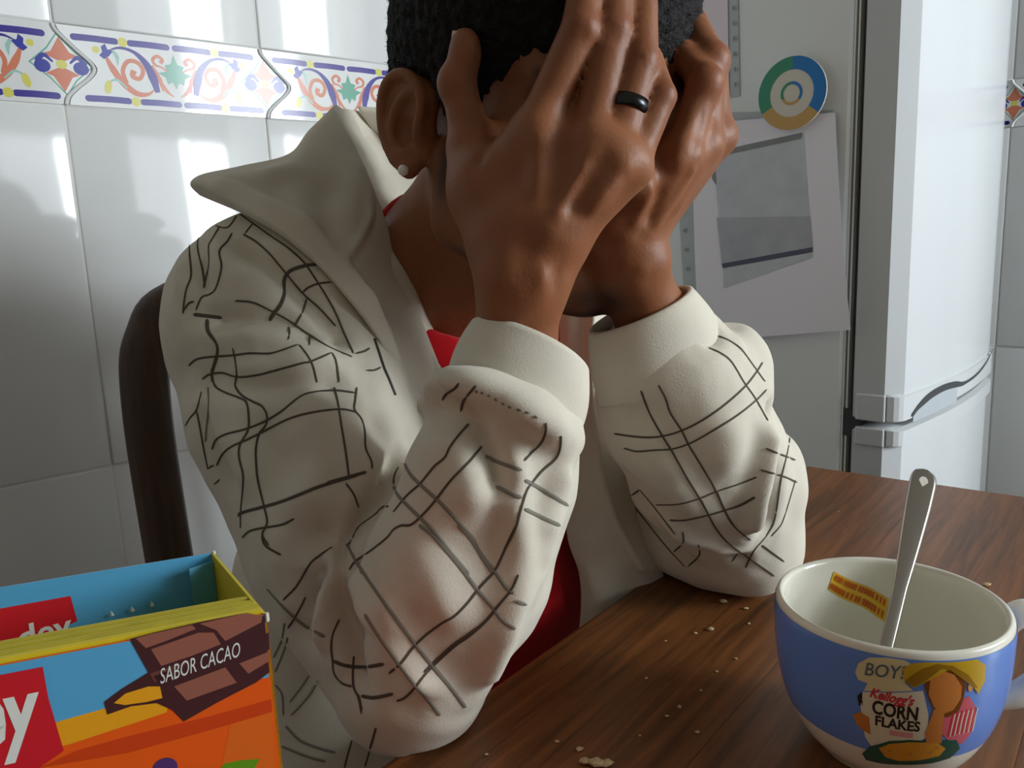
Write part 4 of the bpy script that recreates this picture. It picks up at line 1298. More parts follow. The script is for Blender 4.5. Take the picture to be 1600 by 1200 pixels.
# tendons, creases and finger gaps of the hands
SKF = [
 ([(862, 352), (885, 310), (925, 240)], .0032, .0022), ([(884, 352), (908, 305), (940, 262)], .0045, -.0024), ([(908, 345), (950, 300), (978, 268)], .0035, .0018),
 ([(866, 358), (874, 350)], .0070, .0020), ([(838, 330), (842, 270), (842, 225)], .0040, .0012), ([(862, 300), (880, 250), (895, 200)], .006, -.0018),
 ([(945, 262), (968, 268)], .004, -.001), ([(742, 268), (757, 232), (778, 202)], .0030, -.0018),
 ([(892, 42), (928, 46)], .0022, -.0007), ([(894, 56), (926, 60)], .0022, -.0007), ([(944, 44), (976, 46)], .0022, -.0007), ([(946, 58), (974, 60)], .0022, -.0007), ([(988, 92), (1018, 96)], .0022, -.0007),
 ([(808, 470), (816, 400), (838, 345)], .006, -.0012), ([(846, 470), (852, 400)], .004, .0014), ([(870, 470), (866, 400)], .004, -.0012),
 ([(984, 368), (1006, 322), (1022, 275)], .0036, .0022), ([(1004, 362), (1026, 318), (1040, 280)], .0040, -.0026), ([(1016, 362), (1054, 310), (1092, 248)], .0032, .0018),
 ([(1050, 260), (1072, 200), (1085, 170)], .0034, .0006), ([(1082, 250), (1094, 200), (1104, 160)], .0034, -.0012), ([(1022, 405), (1028, 408)], .006, .0022),
 ([(1000, 440), (1010, 400)], .004, .0012), ([(1080, 112), (1066, 95)], .003, -.001),
 ([(790, 128), (830, 124)], .0022, -.0012), ([(788, 140), (826, 138)], .0022, -.0012), ([(786, 153), (820, 152)], .0022, -.0010),
]
Vb = folds(Vb, Qb, SKF)
# ---- skin tone
base = np.array(srgb(135, 84, 53)[:3])
colr = np.tile(base, (len(Vb), 1))
wv_ = 1+.06*wob(Vb, 60)+.05*wob(Vb, 190, 1.3)
colr *= wv_[:, None]
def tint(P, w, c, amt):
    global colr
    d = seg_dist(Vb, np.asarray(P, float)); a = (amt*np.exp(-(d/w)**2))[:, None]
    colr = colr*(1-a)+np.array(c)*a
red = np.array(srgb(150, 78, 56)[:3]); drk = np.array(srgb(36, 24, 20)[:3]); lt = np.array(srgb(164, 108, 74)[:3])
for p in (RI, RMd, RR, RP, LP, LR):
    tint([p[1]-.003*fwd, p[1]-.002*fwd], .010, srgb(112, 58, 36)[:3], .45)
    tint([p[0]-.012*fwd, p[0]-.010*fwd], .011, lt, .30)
# beard along the jaw, moustache and chin
L_ = HA @ (Vb-HC).T
bd = crom([(.066, .016, -.040), (.066, .014, -.062), (.062, .016, -.088), (.048, .040, -.108), (.020, .082, -.124), (0, .094, -.122)], 24)
for s in (1, -1):
    pl = [H(s*a, b, c) for a, b, c in bd]
    tint(pl, .0065, drk, .85)
tint([H(-.014, .10, -.112), H(.014, .10, -.112)], .012, drk, .85)
tint([H(-.02, .104, -.060), H(.02, .104, -.060)], .005, drk, .7)
tint([H(-.018, .10, -.072), H(.018, .10, -.072)], .005, srgb(140, 74, 66)[:3], .6)
for s in (1, -1):
    tint([H(s*.014, .100, .008), H(s*.030, .096, .012), H(s*.048, .082, .007)], .0045, drk, .9)
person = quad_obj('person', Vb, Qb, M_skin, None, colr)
tag(person, 'person in a plaid off-white hoodie covering the face with both hands, elbows on the table', 'person')

# ------------------------------------------------------------------ hair: close-cropped shell
HS = SDF(HC-.14, HC+.16, .0025)
HS.ell(H(0, -.014, .030), (.088, .106, .096), HA, .01)
HS.ell(H(.004, .028, .060), (.070, .064, .060), HA, .03)
HS.ell(H(.006, .006, .085), (.076, .083, .058), HA, .03)
HS.ell(H(0, -.06, -.02), (.066, .050, .06), HA, .03)
X, Y, Z = HS.grid((slice(None),)*3)
ly = (X-HC[0])*hF[0]+(Y-HC[1])*hF[1]+(Z-HC[2])*hF[2]
lz = (X-HC[0])*hU[0]+(Y-HC[1])*hU[1]+(Z-HC[2])*hU[2]
poly = np.array([(.16, .010), (.093, .012), (.074, .010), (.063, -.001), (.052, -.008), (.040, -.026), (.025, -.060), (.012, -.060), (.010, -.030), (.006, -.004), (-.016, -.002), (-.030, -.012), (-.034, -.030), (-.050, -.062), (-.20, -.075), (-.20, .30), (.16, .30)])
sd = np.full(ly.shape, 1e9, np.float32); inside = np.zeros(ly.shape, bool)
for i in range(len(poly)):
    a = poly[i]; b = poly[(i+1) % len(poly)]; e = b-a
    wx = ly-a[0]; wz = lz-a[1]
    t = np.clip((wx*e[0]+wz*e[1])/(e@e), 0, 1)
    sd = np.minimum(sd, (wx-e[0]*t)**2+(wz-e[1]*t)**2)
    c1 = (lz >= a[1]) != (lz >= b[1])
    xi = a[0]+(lz-a[1])*e[0]/(e[1] if abs(e[1]) > 1e-9 else 1e-9)
    inside ^= (c1 & (ly < xi))
sd = np.sqrt(sd); sd = np.where(inside, -sd, sd)
k_ = .012
t = np.clip(.5-.5*(HS.g-sd)/k_, 0, 1); HS.g = (HS.g*(1-t)+sd*t+k_*t*(1-t)).astype(np.float32)
Vh, Qh = HS.mesh(1); del HS
Nh = vnormals(Vh, Qh)
Vh = Vh+Nh*(.0013*wob(Vh, 420)+.0012*wob(Vh, 900, 2.1))[:, None]
hair = quad_obj('hair', Vh, Qh, M_hair, person)
# short coiled strands that fuzz the outline
rh = np.random.RandomState(4)
pick = rh.choice(len(Vh), 16000, replace=True)
SV = []; SF = []
for i in pick:
    n = Nh[i]; p = Vh[i]-n*.001
    tdir = np.cross(n, rh.normal(size=3)); tdir /= np.linalg.norm(tdir)+1e-9
    L = rh.uniform(.0015, .0042); w = .00012
    sidev = np.cross(n, tdir)*w
    q1 = p+n*L*.6+tdir*L*.25; q2 = p+n*L*.95-tdir*L*.15
    o = len(SV); SV += [p-sidev, p+sidev, q1+sidev, q1-sidev, q2]
    SF += [(o, o+1, o+2, o+3), (o+3, o+2, o+4)]
fz = mesh_obj('hair_strands', SV, SF, M_hair, person); fz['kind'] = 'stuff'

# ------------------------------------------------------------------ red t-shirt
T_ = SDF((-.36, .42, .55), (.30, 1.02, 1.08), .004)
def torso(S, d, k=.012, low=True):
    S.cone(SHR+.02*z3*-1, .045+d, SM, .070+d, k); S.cone(SHL, .045+d, SM, .070+d, k)
    S.ell(SM+np.array([.005, 0, -.10])+.01*BF, (.150+d, .105+d, .14+d), TA, k)
    S.ell(SM+np.array([-.005, .03, -.22])+.02*BF, (.150+d, .115+d, .16+d), TA, .03)
    if low: S.ell(SM+np.array([-.005, .05, -.34])+.0*BF, (.155+d, .125+d, .12+d), TA, .03)
torso(T_, 0)
T_.cone(NB, .064, SM, .07, .02)
# neck opening
nd = (H(0, -.022, -.060)-NB); nd /= np.linalg.norm(nd)
T_.cone(NB+nd*.012, .064, NB+nd*.12, .075, .006, None, 'sub')
T_.cone(NB+nd*.012, .064, NB+nd*.12+.03*BF, .09, .006, None, 'sub')
Vt, Qt = T_.mesh(2); del T_
tee = quad_obj('t_shirt', Vt, Qt, M_tee, person)
kx = np.cross(nd, BR); kx /= np.linalg.norm(kx); ky = np.cross(nd, kx)
cc = NB+nd*.010
V, Fc = tube([cc+.0655*(math.cos(a)*kx+math.sin(a)*ky)+nd*.014*(-math.cos(a) if kx@BF > 0 else math.cos(a)) for a in np.linspace(0, 2*math.pi, 49)], .0055, 10, False)
mesh_obj('collar', V, Fc, M_tee, tee, True)

# ------------------------------------------------------------------ hoodie: body and sleeves
G = SDF((-.40, .32, .60), (.36, 1.06, 1.12), .003)
torso(G, .014)
# front opening: wedge cut away around the front midline
fm = SM+np.array([0, 0, 0])
def wedge(X, Y, Z):
    x = X-fm[0]; y = Y-fm[1]; z = Z-fm[2]
    lat = x*BR[0]+y*BR[1]; fo = x*BF[0]+y*BF[1]
    w = .085+0*z
    return np.maximum(np.abs(lat-.01)-w, .03-fo)
G.op(wedge, (-.40, .32, .60), (.36, 1.06, 1.12), .004, 'sub')
# right sleeve
RS = [at(440, 500, .575), at(480, 640, .548), at(555, 860, .510), at(640, 1050, .472)]
G.chain([SM, RS[0]], [.07, .072], .015)
G.chain(RS, [.078, .077, .064, .047], .010)
# lower back of the jacket hanging behind the elbow
G.cone(at(515, 900, .62), .072, at(535, 1150, .64), .078, .03)
RFc = [at(660, 1052, .450), at(716, 890, .436), at(770, 745, .428), at(792, 672, .424)]
G.chain(RFc, [.037, .0500, .0450, .0400], .006)
# rolls of slack below the cuff and in the elbow
G.chain([at(672, 634, .440), at(700, 612, .418), at(760, 612, .400), at(830, 642, .396), at(884, 690, .410)], [.008, .0105, .0110, .0110, .009], .008)
G.chain([at(560, 800, .470), at(530, 870, .468), at(520, 960, .470)], [.012, .014, .012], .008)
G.chain([at(500, 850, .478), at(490, 910, .478), at(492, 980, .485)], [.010, .012, .010], .008)
# left sleeve
LS = [SHL, at(1040, 700, .70), at(1168, 845, .615)]
G.chain(LS, [.070, .062, .042], .012)
G.cone(at(1000, 775, .70), .050, at(1120, 855, .645), .038, .012)
LFc = [at(1160, 836, .612), at(1105, 725, .575), at(1062, 625, .528), at(1044, 580, .510)]
G.chain(LFc, [.038, .0570, .0550, .0460], .006)
G.ell(at(1148, 585, .53), (.024, .026, .034), None, .012)
G.ell(at(1208, 765, .60), (.024, .03, .046), None, .010)
# keep clear of the table top
tb0 = TC.copy()
def tbl(X, Y, Z):
    x = X-tb0[0]; y = Y-tb0[1]
    b = x*E2[0]+y*E2[1]
    return np.maximum(np.maximum(-.003-b, Z-(TZ+.0012)), TZ-.03-Z)
G.op(tbl, (-.40, .32, .60), (.36, 1.06, .76), .003, 'sub')
Vg, Qg = G.mesh(2); del G

FOLDS = [
 ([(305, 492), (345, 498), (420, 498), (470, 510), (520, 530)], .007, -.0075),
 ([(320, 520), (400, 528), (480, 520)], .014, .005),
 ([(360, 372), (442, 430), (475, 457), (525, 512), (556, 555)], .008, -.0080),
 ([(400, 365), (480, 420), (540, 490)], .010, .004),
 ([(345, 395), (420, 440), (460, 470)], .014, .005),
 ([(315, 395), (318, 450), (310, 480)], .006, -.004), ([(290, 380), (285, 430), (290, 480)], .008, .003),
 ([(335, 360), (345, 400), (330, 450)], .007, .003),
 ([(300, 555), (350, 560), (430, 556), (470, 545)], .009, -.004), ([(290, 590), (370, 596), (480, 603), (560, 590)], .009, -.006),
 ([(330, 575), (430, 578), (520, 568)], .010, .004),
 ([(370, 620), (420, 700), (440, 780)], .012, -.004), ([(420, 625), (480, 690), (500, 740)], .02, .006),
 ([(560, 780), (520, 810), (490, 850), (470, 900)], .012, -.011), ([(540, 730), (480, 790), (440, 840)], .015, .008),
 ([(640, 690), (600, 755), (550, 825), (530, 880), (530, 950), (545, 1000), (560, 1075)], .006, -.009),
 ([(515, 865), (485, 920), (478, 985)], .006, -.010), ([(535, 850), (515, 900), (505, 980), (520, 1030)], .007, .007),
 ([(500, 870), (487, 900), (482, 960)], .006, .004), ([(455, 930), (475, 985), (500, 1050)], .012, -.006),
 ([(560, 880), (580, 950), (640, 1040), (680, 1100)], .008, .005), ([(550, 940), (590, 1020), (640, 1090)], .007, -.003),
 ([(600, 900), (650, 960), (700, 1030)], .012, -.003), ([(640, 900), (690, 960), (740, 1000)], .012, .003),
 ([(672, 625), (700, 604), (760, 612), (830, 645), (893, 690)], .0085, .0085),
 ([(690, 640), (732, 655), (752, 690), (772, 730), (790, 800)], .0075, -.0085),
 ([(676, 640), (686, 640)], .008, -.014),
 ([(800, 680), (802, 735), (812, 835), (795, 960), (745, 1085)], .009, .0055),
 ([(845, 690), (835, 740)], .010, -.006), ([(870, 700), (878, 740), (870, 800)], .008, .004),
 ([(700, 690), (740, 760), (775, 850)], .012, .003), ([(770, 760), (775, 850), (750, 930)], .012, -.004),
 ([(1198, 630), (1184, 740), (1172, 835)], .0085, .008), ([(1215, 700), (1205, 800), (1195, 850)], .009, -.007),
 ([(1195, 640), (1215, 655), (1240, 690)], .007, -.009),
 ([(960, 720), (1010, 800), (1070, 850), (1130, 890)], .009, -.004), ([(1020, 800), (1090, 850), (1160, 872)], .010, .005),
 ([(950, 640), (990, 655), (1060, 640)], .010, -.003), ([(940, 690), (985, 720)], .012, .004),
 ([(1140, 505), (1125, 515), (1095, 545)], .006, -.005), ([(1135, 520), (1170, 560)], .008, .003),
 ([(1010, 700), (1060, 780), (1100, 830)], .016, .003),
 ([(430, 560), (470, 620), (500, 690)], .012, .004), ([(340, 640), (380, 720), (400, 800)], .010, .004), ([(300, 620), (330, 700), (370, 790)], .008, -.004),
 ([(560, 620), (600, 680), (640, 700)], .008, -.004), ([(500, 640), (540, 720), (560, 760)], .012, -.004),
 ([(740, 760), (735, 860), (700, 960)], .016, -.004), ([(820, 720), (840, 800), (835, 880)], .012, -.004), ([(860, 760), (850, 860), (810, 960)], .009, .004),
 ([(590, 900), (610, 960), (650, 1010)], .007, .003), ([(420, 850), (440, 920), (470, 1000)], .010, .004),
 ([(1000, 640), (1050, 700), (1100, 760)], .014, -.003), ([(1120, 600), (1140, 680), (1140, 760)], .012, .003), ([(1060, 840), (1130, 870), (1190, 880)], .008, -.005),
]
Vg = folds(Vg, Qg, FOLDS, 1.5)
nz = np.clip((Vg[:, 2]-TZ)/.02, 0, 1)
Vg = Vg+vnormals(Vg, Qg)*((.0011*wob(Vg, 55, .7)+.0006*wob(Vg, 130, 2.2))*nz)[:, None]
hoodie = quad_obj('hoodie', Vg, Qg, M_hood, person)

# ---- printed plaid: thin lines following every fold of the cloth
c1 = lambda L: [(260+x/4, 300+y/4) for x, y in L]
c2 = lambda L: [(420+x/4, 380+y/4) for x, y in L]
c3 = lambda L: [(260+x/4, 560+y/4) for x, y in L]
c4 = lambda L: [(480+x/4, 600+y/4) for x, y in L]
c5 = lambda L: [(640+x/4, 560+y/4) for x, y in L]
c6 = lambda L: [(360+x/4, 820+y/4) for x, y in L]
c7 = lambda L: [(560+x/4, 820+y/4) for x, y in L]
c8 = lambda L: [(960+x/4, 500+y/4) for x, y in L]
c9 = lambda L: [(960+x/4, 700+y/4) for x, y in L]
cA = lambda L: [(360+x/5, 960+y/5) for x, y in L]
w1, w2, w3 = .0013, .0023, .0019
PL = []
def ln(f, w, pale, *Ls):
    for L in Ls: PL.append((f(L), w, pale))
ln(c1, w1, 0, [(350, 110), (440, 130), (530, 190), (650, 275), (760, 350), (860, 440), (930, 540), (1000, 650), (1060, 760), (1110, 880), (1170, 1010)],
 [(480, 265), (560, 310), (640, 380), (700, 450), (750, 510), (850, 630), (960, 730), (1060, 840)], [(270, 200), (330, 130), (350, 110)], [(265, 195), (375, 225), (440, 150)], [(490, 262), (515, 230), (540, 200)],
 [(150, 290), (145, 380), (155, 520), (125, 610), (110, 700), (105, 760)], [(230, 230), (195, 330), (225, 480), (240, 590)], [(330, 220), (290, 290), (265, 340), (268, 450), (240, 560), (235, 600)],
 [(410, 258), (380, 310), (330, 370), (345, 470), (310, 600), (270, 640), (220, 660), (185, 740)], [(1030, 565), (960, 570), (890, 595), (855, 625)], [(880, 660), (850, 750), (800, 840)],
 [(430, 680), (540, 690), (650, 740), (760, 800), (890, 890), (1020, 970), (1160, 1030)], [(140, 1085), (190, 1045), (280, 1030), (420, 1020), (520, 1008), (640, 1010), (720, 990), (820, 955)],
 [(830, 955), (880, 1020), (915, 1090), (940, 1190)], [(225, 1170), (270, 1140), (350, 1130), (440, 1155), (560, 1145), (700, 1110), (850, 1070), (900, 1060), (1030, 1005)], [(1035, 1005), (1060, 1060), (1080, 1190)],
 [(415, 975), (430, 1050), (440, 1130), (430, 1190)], [(765, 840), (768, 880), (760, 925)], [(895, 900), (893, 930), (893, 960)], [(110, 740), (140, 695), (175, 685)])
ln(c1, w2, 0, [(940, 455), (880, 458), (800, 480), (755, 510), (735, 560), (735, 640), (710, 710), (670, 760), (645, 805)], [(170, 765), (250, 775), (350, 785)], [(255, 795), (260, 870), (310, 940), (320, 1000), (300, 1080), (285, 1130), (290, 1190)])
ln(c2, w1, 0, [(540, 690), (600, 675), (630, 655)], [(610, 795), (660, 795), (700, 775)])
ln(c3, w1, 0, [(430, 0), (440, 110), (430, 170), (470, 230), (540, 270), (600, 300), (630, 360), (620, 420), (580, 470), (560, 560), (560, 640), (570, 750), (600, 880), (620, 960), (630, 1030), (600, 1100), (640, 1170)],
 [(290, 130), (310, 180), (370, 215), (450, 245), (500, 275), (515, 360), (510, 450), (460, 540), (455, 620), (480, 730), (475, 850), (465, 960), (465, 1060)],
 [(285, 570), (310, 510), (370, 475), (500, 440), (620, 390), (720, 330), (820, 250), (900, 215), (1050, 200), (1180, 215)], [(315, 670), (350, 600), (410, 550), (500, 510), (600, 460), (760, 380), (900, 340), (1080, 318), (1190, 335)],
 [(1050, 180), (1070, 270), (1090, 400), (1120, 580), (1140, 740)], [(475, 1120), (520, 1080), (600, 1060), (720, 1040), (800, 1000)], [(190, 330), (210, 430), (235, 570), (260, 690)], [(120, 420), (150, 370), (190, 320), (220, 210)], [(260, 690), (280, 675), (300, 665)], [(300, 785), (320, 770), (335, 755)])
ln(c3, w3, 0, [(450, 985), (470, 965), (600, 930), (720, 895), (860, 840), (960, 800), (1140, 745), (1190, 730)])
ln(c3, w1, 1, [(260, 180), (265, 300), (250, 440), (245, 520)])
ln(c4, w1, 0, [(310, 20), (300, 100), (295, 160), (340, 220), (360, 300), (365, 400), (400, 480), (405, 530)], [(240, 620), (290, 690), (320, 770)],
 [(1010, 250), (940, 330), (890, 400), (860, 460), (800, 510), (750, 570), (700, 630), (620, 700), (540, 800)], [(1090, 390), (1000, 500), (900, 600), (800, 730), (720, 820), (650, 880), (590, 885), (540, 910), (500, 960), (400, 1040), (300, 1110), (265, 1160)],
 [(510, 765), (470, 770), (420, 820), (330, 885), (300, 930), (270, 990), (240, 1010)], [(540, 630), (545, 570), (570, 520)])
ln(c4, w3, 0, [(120, 620), (260, 580), (370, 550)])
ln(c4, w3, 1, [(610, 500), (650, 570), (720, 640), (830, 740), (950, 870), (1030, 960), (1080, 1060), (1160, 1180)], [(540, 640), (580, 710), (700, 830), (800, 930), (900, 1060), (1010, 1190)], [(250, 1000), (290, 1080), (350, 1190)])
ln(c5, w1, 0, [(205, 260), (230, 220), (280, 190), (310, 155)], [(320, 330), (340, 260), (390, 200), (415, 170)], [(850, 400), (850, 460), (820, 530), (760, 590), (715, 640)], [(945, 480), (940, 560), (910, 630), (830, 700), (770, 770), (730, 830), (690, 960), (660, 1070), (590, 1200)])
ln(c5, w3, 1, [(470, 610), (560, 650), (700, 700)], [(720, 760), (830, 820), (990, 920)], [(540, 800), (640, 850), (700, 870)], [(720, 940), (820, 990), (940, 1045)])
for k in range(9):
    t0 = k/9; q = crom([(410, 205), (480, 225), (560, 270), (640, 310), (740, 340), (830, 390)], 60); ln(c5, .0016, 1, [tuple(q[int(t0*59)]), tuple(q[int(t0*59)+1]), tuple(q[int(t0*59)+3])])
ln(c7, w1, 0, [(990, 0), (940, 100), (900, 190), (850, 290), (760, 390), (680, 490), (600, 570), (520, 615), (420, 690), (340, 770), (270, 860), (190, 930)], [(1000, 310), (960, 400), (880, 500), (800, 600), (700, 690), (600, 760), (500, 850), (420, 930), (350, 1020), (290, 1080), (240, 1100)], [(990, 335), (950, 415), (865, 515), (785, 610), (690, 680), (590, 750), (490, 840), (410, 920)])
ln(c7, w3, 1, [(380, 0), (470, 70), (560, 170), (650, 280), (740, 400), (840, 520), (900, 600), (980, 650)], [(620, 0), (700, 80), (770, 190), (850, 290), (920, 390), (970, 430)], [(980, 475), (1010, 487), (1050, 500)], [(0, 250), (80, 370), (200, 540), (350, 740), (470, 890), (580, 1020), (670, 1140)], [(40, 560), (120, 690), (250, 870), (350, 1000), (430, 1090), (510, 1190)])
ln(c6, w1, 0, [(230, 0), (200, 60), (220, 130), (320, 190)], [(635, 140), (560, 190), (500, 240), (440, 340), (400, 400), (330, 470)], [(470, 450), (430, 530), (390, 600), (360, 645)], [(680, 590), (640, 680), (630, 760), (640, 850), (650, 930), (700, 990), (760, 1010)], [(770, 820), (765, 900), (770, 1010), (800, 1080), (820, 1180)])
ln(c6, w3, 0, [(640, 850), (720, 880), (830, 890), (960, 870)], [(820, 1070), (900, 1080), (1020, 1055)])
ln(c6, w3, 1, [(230, 400), (300, 480), (390, 570), (480, 640), (590, 700)])
ln(c6, w1, 1, [(340, 610), (320, 720), (270, 830)], [(360, 700), (330, 800), (280, 920)], [(500, 930), (440, 1020), (370, 1110)], [(550, 970), (500, 1060), (430, 1140), (380, 1190)], [(280, 1000), (320, 1050), (330, 1130), (330, 1190)])
ln(cA, w3, 1, [(430, 870), (540, 980), (680, 1040), (820, 1080)], [(400, 1030), (600, 1110), (740, 1150)])
ln(cA, w1, 0, [(950, 980), (915, 1100), (890, 1200)], [(1140, 880), (1090, 1050), (1050, 1190)], [(1000, 620), (1020, 700), (1030, 750)])
ln(c8, w1, 0, [(0, 710), (100, 725), (200, 733), (300, 725), (420, 690), (560, 620), (700, 520), (820, 410), (890, 320), (925, 265)], [(60, 800), (140, 820), (250, 812), (360, 805), (470, 770), (600, 700), (760, 600), (880, 505), (950, 435)],
 [(165, 440), (220, 580), (300, 725), (360, 820), (450, 980), (530, 1110), (580, 1200)], [(275, 405), (320, 490), (350, 580), (420, 690), (470, 790), (550, 920), (620, 1040), (690, 1190)], [(590, 175), (660, 205), (730, 260), (810, 390), (880, 490), (960, 630)], [(650, 100), (720, 130), (790, 180), (850, 260), (940, 385)],
 [(260, 1155), (400, 1150), (530, 1115), (640, 1070), (790, 1020), (890, 980)], [(945, 800), (1040, 840), (1130, 875)], [(910, 935), (1050, 975), (1140, 1015)], [(1105, 690), (1075, 850), (1040, 1000), (1010, 1200)], [(1130, 1000), (1100, 1100), (1070, 1200)])
ln(c9, w1, 0, [(540, 320), (580, 400), (640, 510), (720, 600), (830, 680), (1000, 800)], [(640, 270), (690, 390), (750, 490), (850, 575)], [(1010, 400), (990, 480), (940, 560), (880, 630), (840, 700), (820, 750)], [(1070, 400), (1040, 480), (980, 550)], [(780, 640), (760, 670), (735, 710)], [(920, 605), (980, 650), (1060, 710)], [(90, 310), (130, 280), (160, 260)], [(90, 320), (200, 460), (320, 610), (440, 740)], [(160, 260), (250, 370), (380, 540)], [(425, 520), (430, 590), (370, 650)], [(525, 600), (530, 670), (460, 740)])
ln(c9, w3, 0, [(345, 450), (440, 450), (580, 420), (700, 385), (790, 355), (880, 305)])
bvg = caster(Vg, Qg)
RV = []; RF = []; RMi = []
Ngv = vnormals(Vg, Qg); 
for pts, w, pale in PL:
    for r in project(bvg, pts, 3):
        P = np.array([q for q, _ in r]); Nn = np.array([n for _, n in r])
        if len(P) > 4:
            ker = np.array([1, 2, 1])/4
            for d in range(3):
                P[1:-1, d] = np.convolve(P[:, d], ker, 'valid'); Nn[1:-1, d] = np.convolve(Nn[:, d], ker, 'valid')
        T = np.gradient(P, axis=0); T /= np.linalg.norm(T, axis=1)[:, None]+1e-12
        Sd = np.cross(Nn, T); Sd /= np.linalg.norm(Sd, axis=1)[:, None]+1e-12
        ww_ = w*np.ones(len(P)); ww_[0] *= .4; ww_[-1] *= .4
        o = len(RV); k = len(P)
        for i in range(k):
            RV += [P[i]+Sd[i]*ww_[i]/2+Nn[i]*.0003, P[i]+Nn[i]*.0007, P[i]-Sd[i]*ww_[i]/2+Nn[i]*.0003]
        for i in range(k-1):
            for q in (0, 1): RF.append((o+3*i+q, o+3*i+q+1, o+3*i+4+q, o+3*i+3+q)); RMi.append(pale)
pl_o = mesh_obj('plaid_print', RV, RF, None, hoodie, True, mats=[M_line, M_line2], fmat=RMi); pl_o['kind'] = 'stuff'

zr = []
for pts, w in ((c2([(660, 600), (690, 690), (720, 780), (750, 850), (790, 950)]), .0045),):  # shade of the gap beside the zip edge, built as a thin dark strip
    for r in project(bvg, pts, 4):
        P = np.array([q for q, _ in r]); Nn = np.array([n for _, n in r])
        V, Fc = tube(P+Nn*.0002, .0010, 8); mesh_obj('gap_shade_strip', V, Fc, mat('gap_shade', srgb(72, 72, 70), rough=.5, metal=.4), hoodie, True)
# ---- cuffs: hollow ribbed tubes
def cuff(name, c0, c1, r0, r1, tilt0, tilt1, A, flat=1.0, bul=.003):
    n = 14; seg = 72
    V = []; Fc = []
    prof = [(i/n, 0.0) for i in range(n+1)]
    prof += [(1.015, -.0010), (1.014, -.0026), (1.0, -.0036)]
    for i in range(1, 8): prof.append((1-i/8, -.0040))
    for (t, dr) in prof:
        c = c0*(1-t)+c1*t; nn = tilt0*(1-t)+tilt1*t; nn = nn/np.linalg.norm(nn)
        ex = A-nn*(A@nn); ex /= np.linalg.norm(ex); ey = np.cross(nn, ex)
        r = (r0*(1-t)+r1*t)+bul*math.sin(math.pi*min(max(t, 0), 1))+dr
        for k in range(seg):
            a = 2*math.pi*k/seg
            rr2 = r*(1+.012*math.sin(3*a+4*t))
            V.append(tuple(c+rr2*math.cos(a)*ex+rr2*flat*math.sin(a)*ey))
    for i in range(len(prof)-1):
        for k in range(seg):
            k2 = (k+1) % seg; Fc.append((i*seg+k, i*seg+k2, (i+1)*seg+k2, (i+1)*seg+k))
    return mesh_obj(name, V, Fc, M_cuff, hoodie, True)
nR1 = .42*rgt+.91*upv+.26*fwd; nR0 = .40*rgt+.92*upv+.22*fwd
cuff('cuff', at(793, 655, .425), at(828, 545, .421), .0375, .0338, nR0, nR1, rgt, .92)
nL1 = -.42*rgt+.87*upv-.22*fwd; nL0 = -.40*rgt+.9*upv-.10*fwd
cuff('cuff', at(1036, 590, .512), at(1000, 484, .494), .0440, .0345, nL0, nL1, rgt, .92)

# ---- sheets of cloth given by a net of control points (px, py, depth)
def net(name, rows, m, parent, nu=70, nv=36, th=.004, strokes=None, wamp=.0008, mirror=False):
    A = np.array([[at(*q) for q in r] for r in rows])
    if mirror: A = A-2*((A-NB) @ BR)[:, :, None]*BR      # rows x cols x 3
    A = np.array([crom(r, nu) for r in A])
    A = np.array([crom(A[:, j], nv) for j in range(nu)])   # nu x nv x 3
    V = A.reshape(-1, 3)
    Q = np.array([(i*nv+j, (i+1)*nv+j, (i+1)*nv+j+1, i*nv+j+1) for i in range(nu-1) for j in range(nv-1)])
    N = vnormals(V, Q)
    if (np.mean(N @ fwd) > 0) != mirror: Q = Q[:, ::-1]
    if strokes: V = folds(V, Q, strokes)
    V = V+vnormals(V, Q)*(wamp*wob(V, 70, 1.1))[:, None]
    o = quad_obj(name, V, Q, m, parent)
    md = o.modifiers.new('thickness', 'SOLIDIFY'); md.thickness = th; md.offset = -1
    md2 = o.modifiers.new('soften', 'SUBSURF'); md2.levels = 1; md2.render_levels = 1
    return o
HN = [  # columns run from the zip up round the neck to the peak; rows from the neck edge outwards
 [(694, 590, .560), (654, 482, .566), (621, 392, .576), (590, 308, .588), (561, 238, .604), (524, 167, .630), (536, 168, .668)],
 [(682, 602, .548), (638, 496, .546), (595, 408, .550), (553, 328, .558), (508, 262, .575), (484, 206, .606), (486, 208, .655)],
 [(668, 612, .540), (618, 508, .532), (570, 420, .530), (514, 342, .535), (458, 284, .548), (448, 244, .585), (446, 246, .64)],
 [(652, 620, .535), (604, 516, .520), (553, 430, .512), (484, 354, .512), (416, 302, .524), (376, 262, .556), (374, 264, .61)],
 [(636, 624, .532), (594, 527, .512), (537, 445, .501), (461, 369, .498), (390, 320, .509), (318, 275, .545), (318, 276, .60)],
 [(631, 630, .534), (590, 533, .516), (531, 453, .505), (454, 378, .503), (381, 333, .514), (301, 290, .553), (304, 292, .60)],
 [(636, 634, .548), (597, 537, .534), (540, 457, .526), (463, 384, .528), (391, 341, .544), (318, 308, .572), (322, 310, .61)],
]
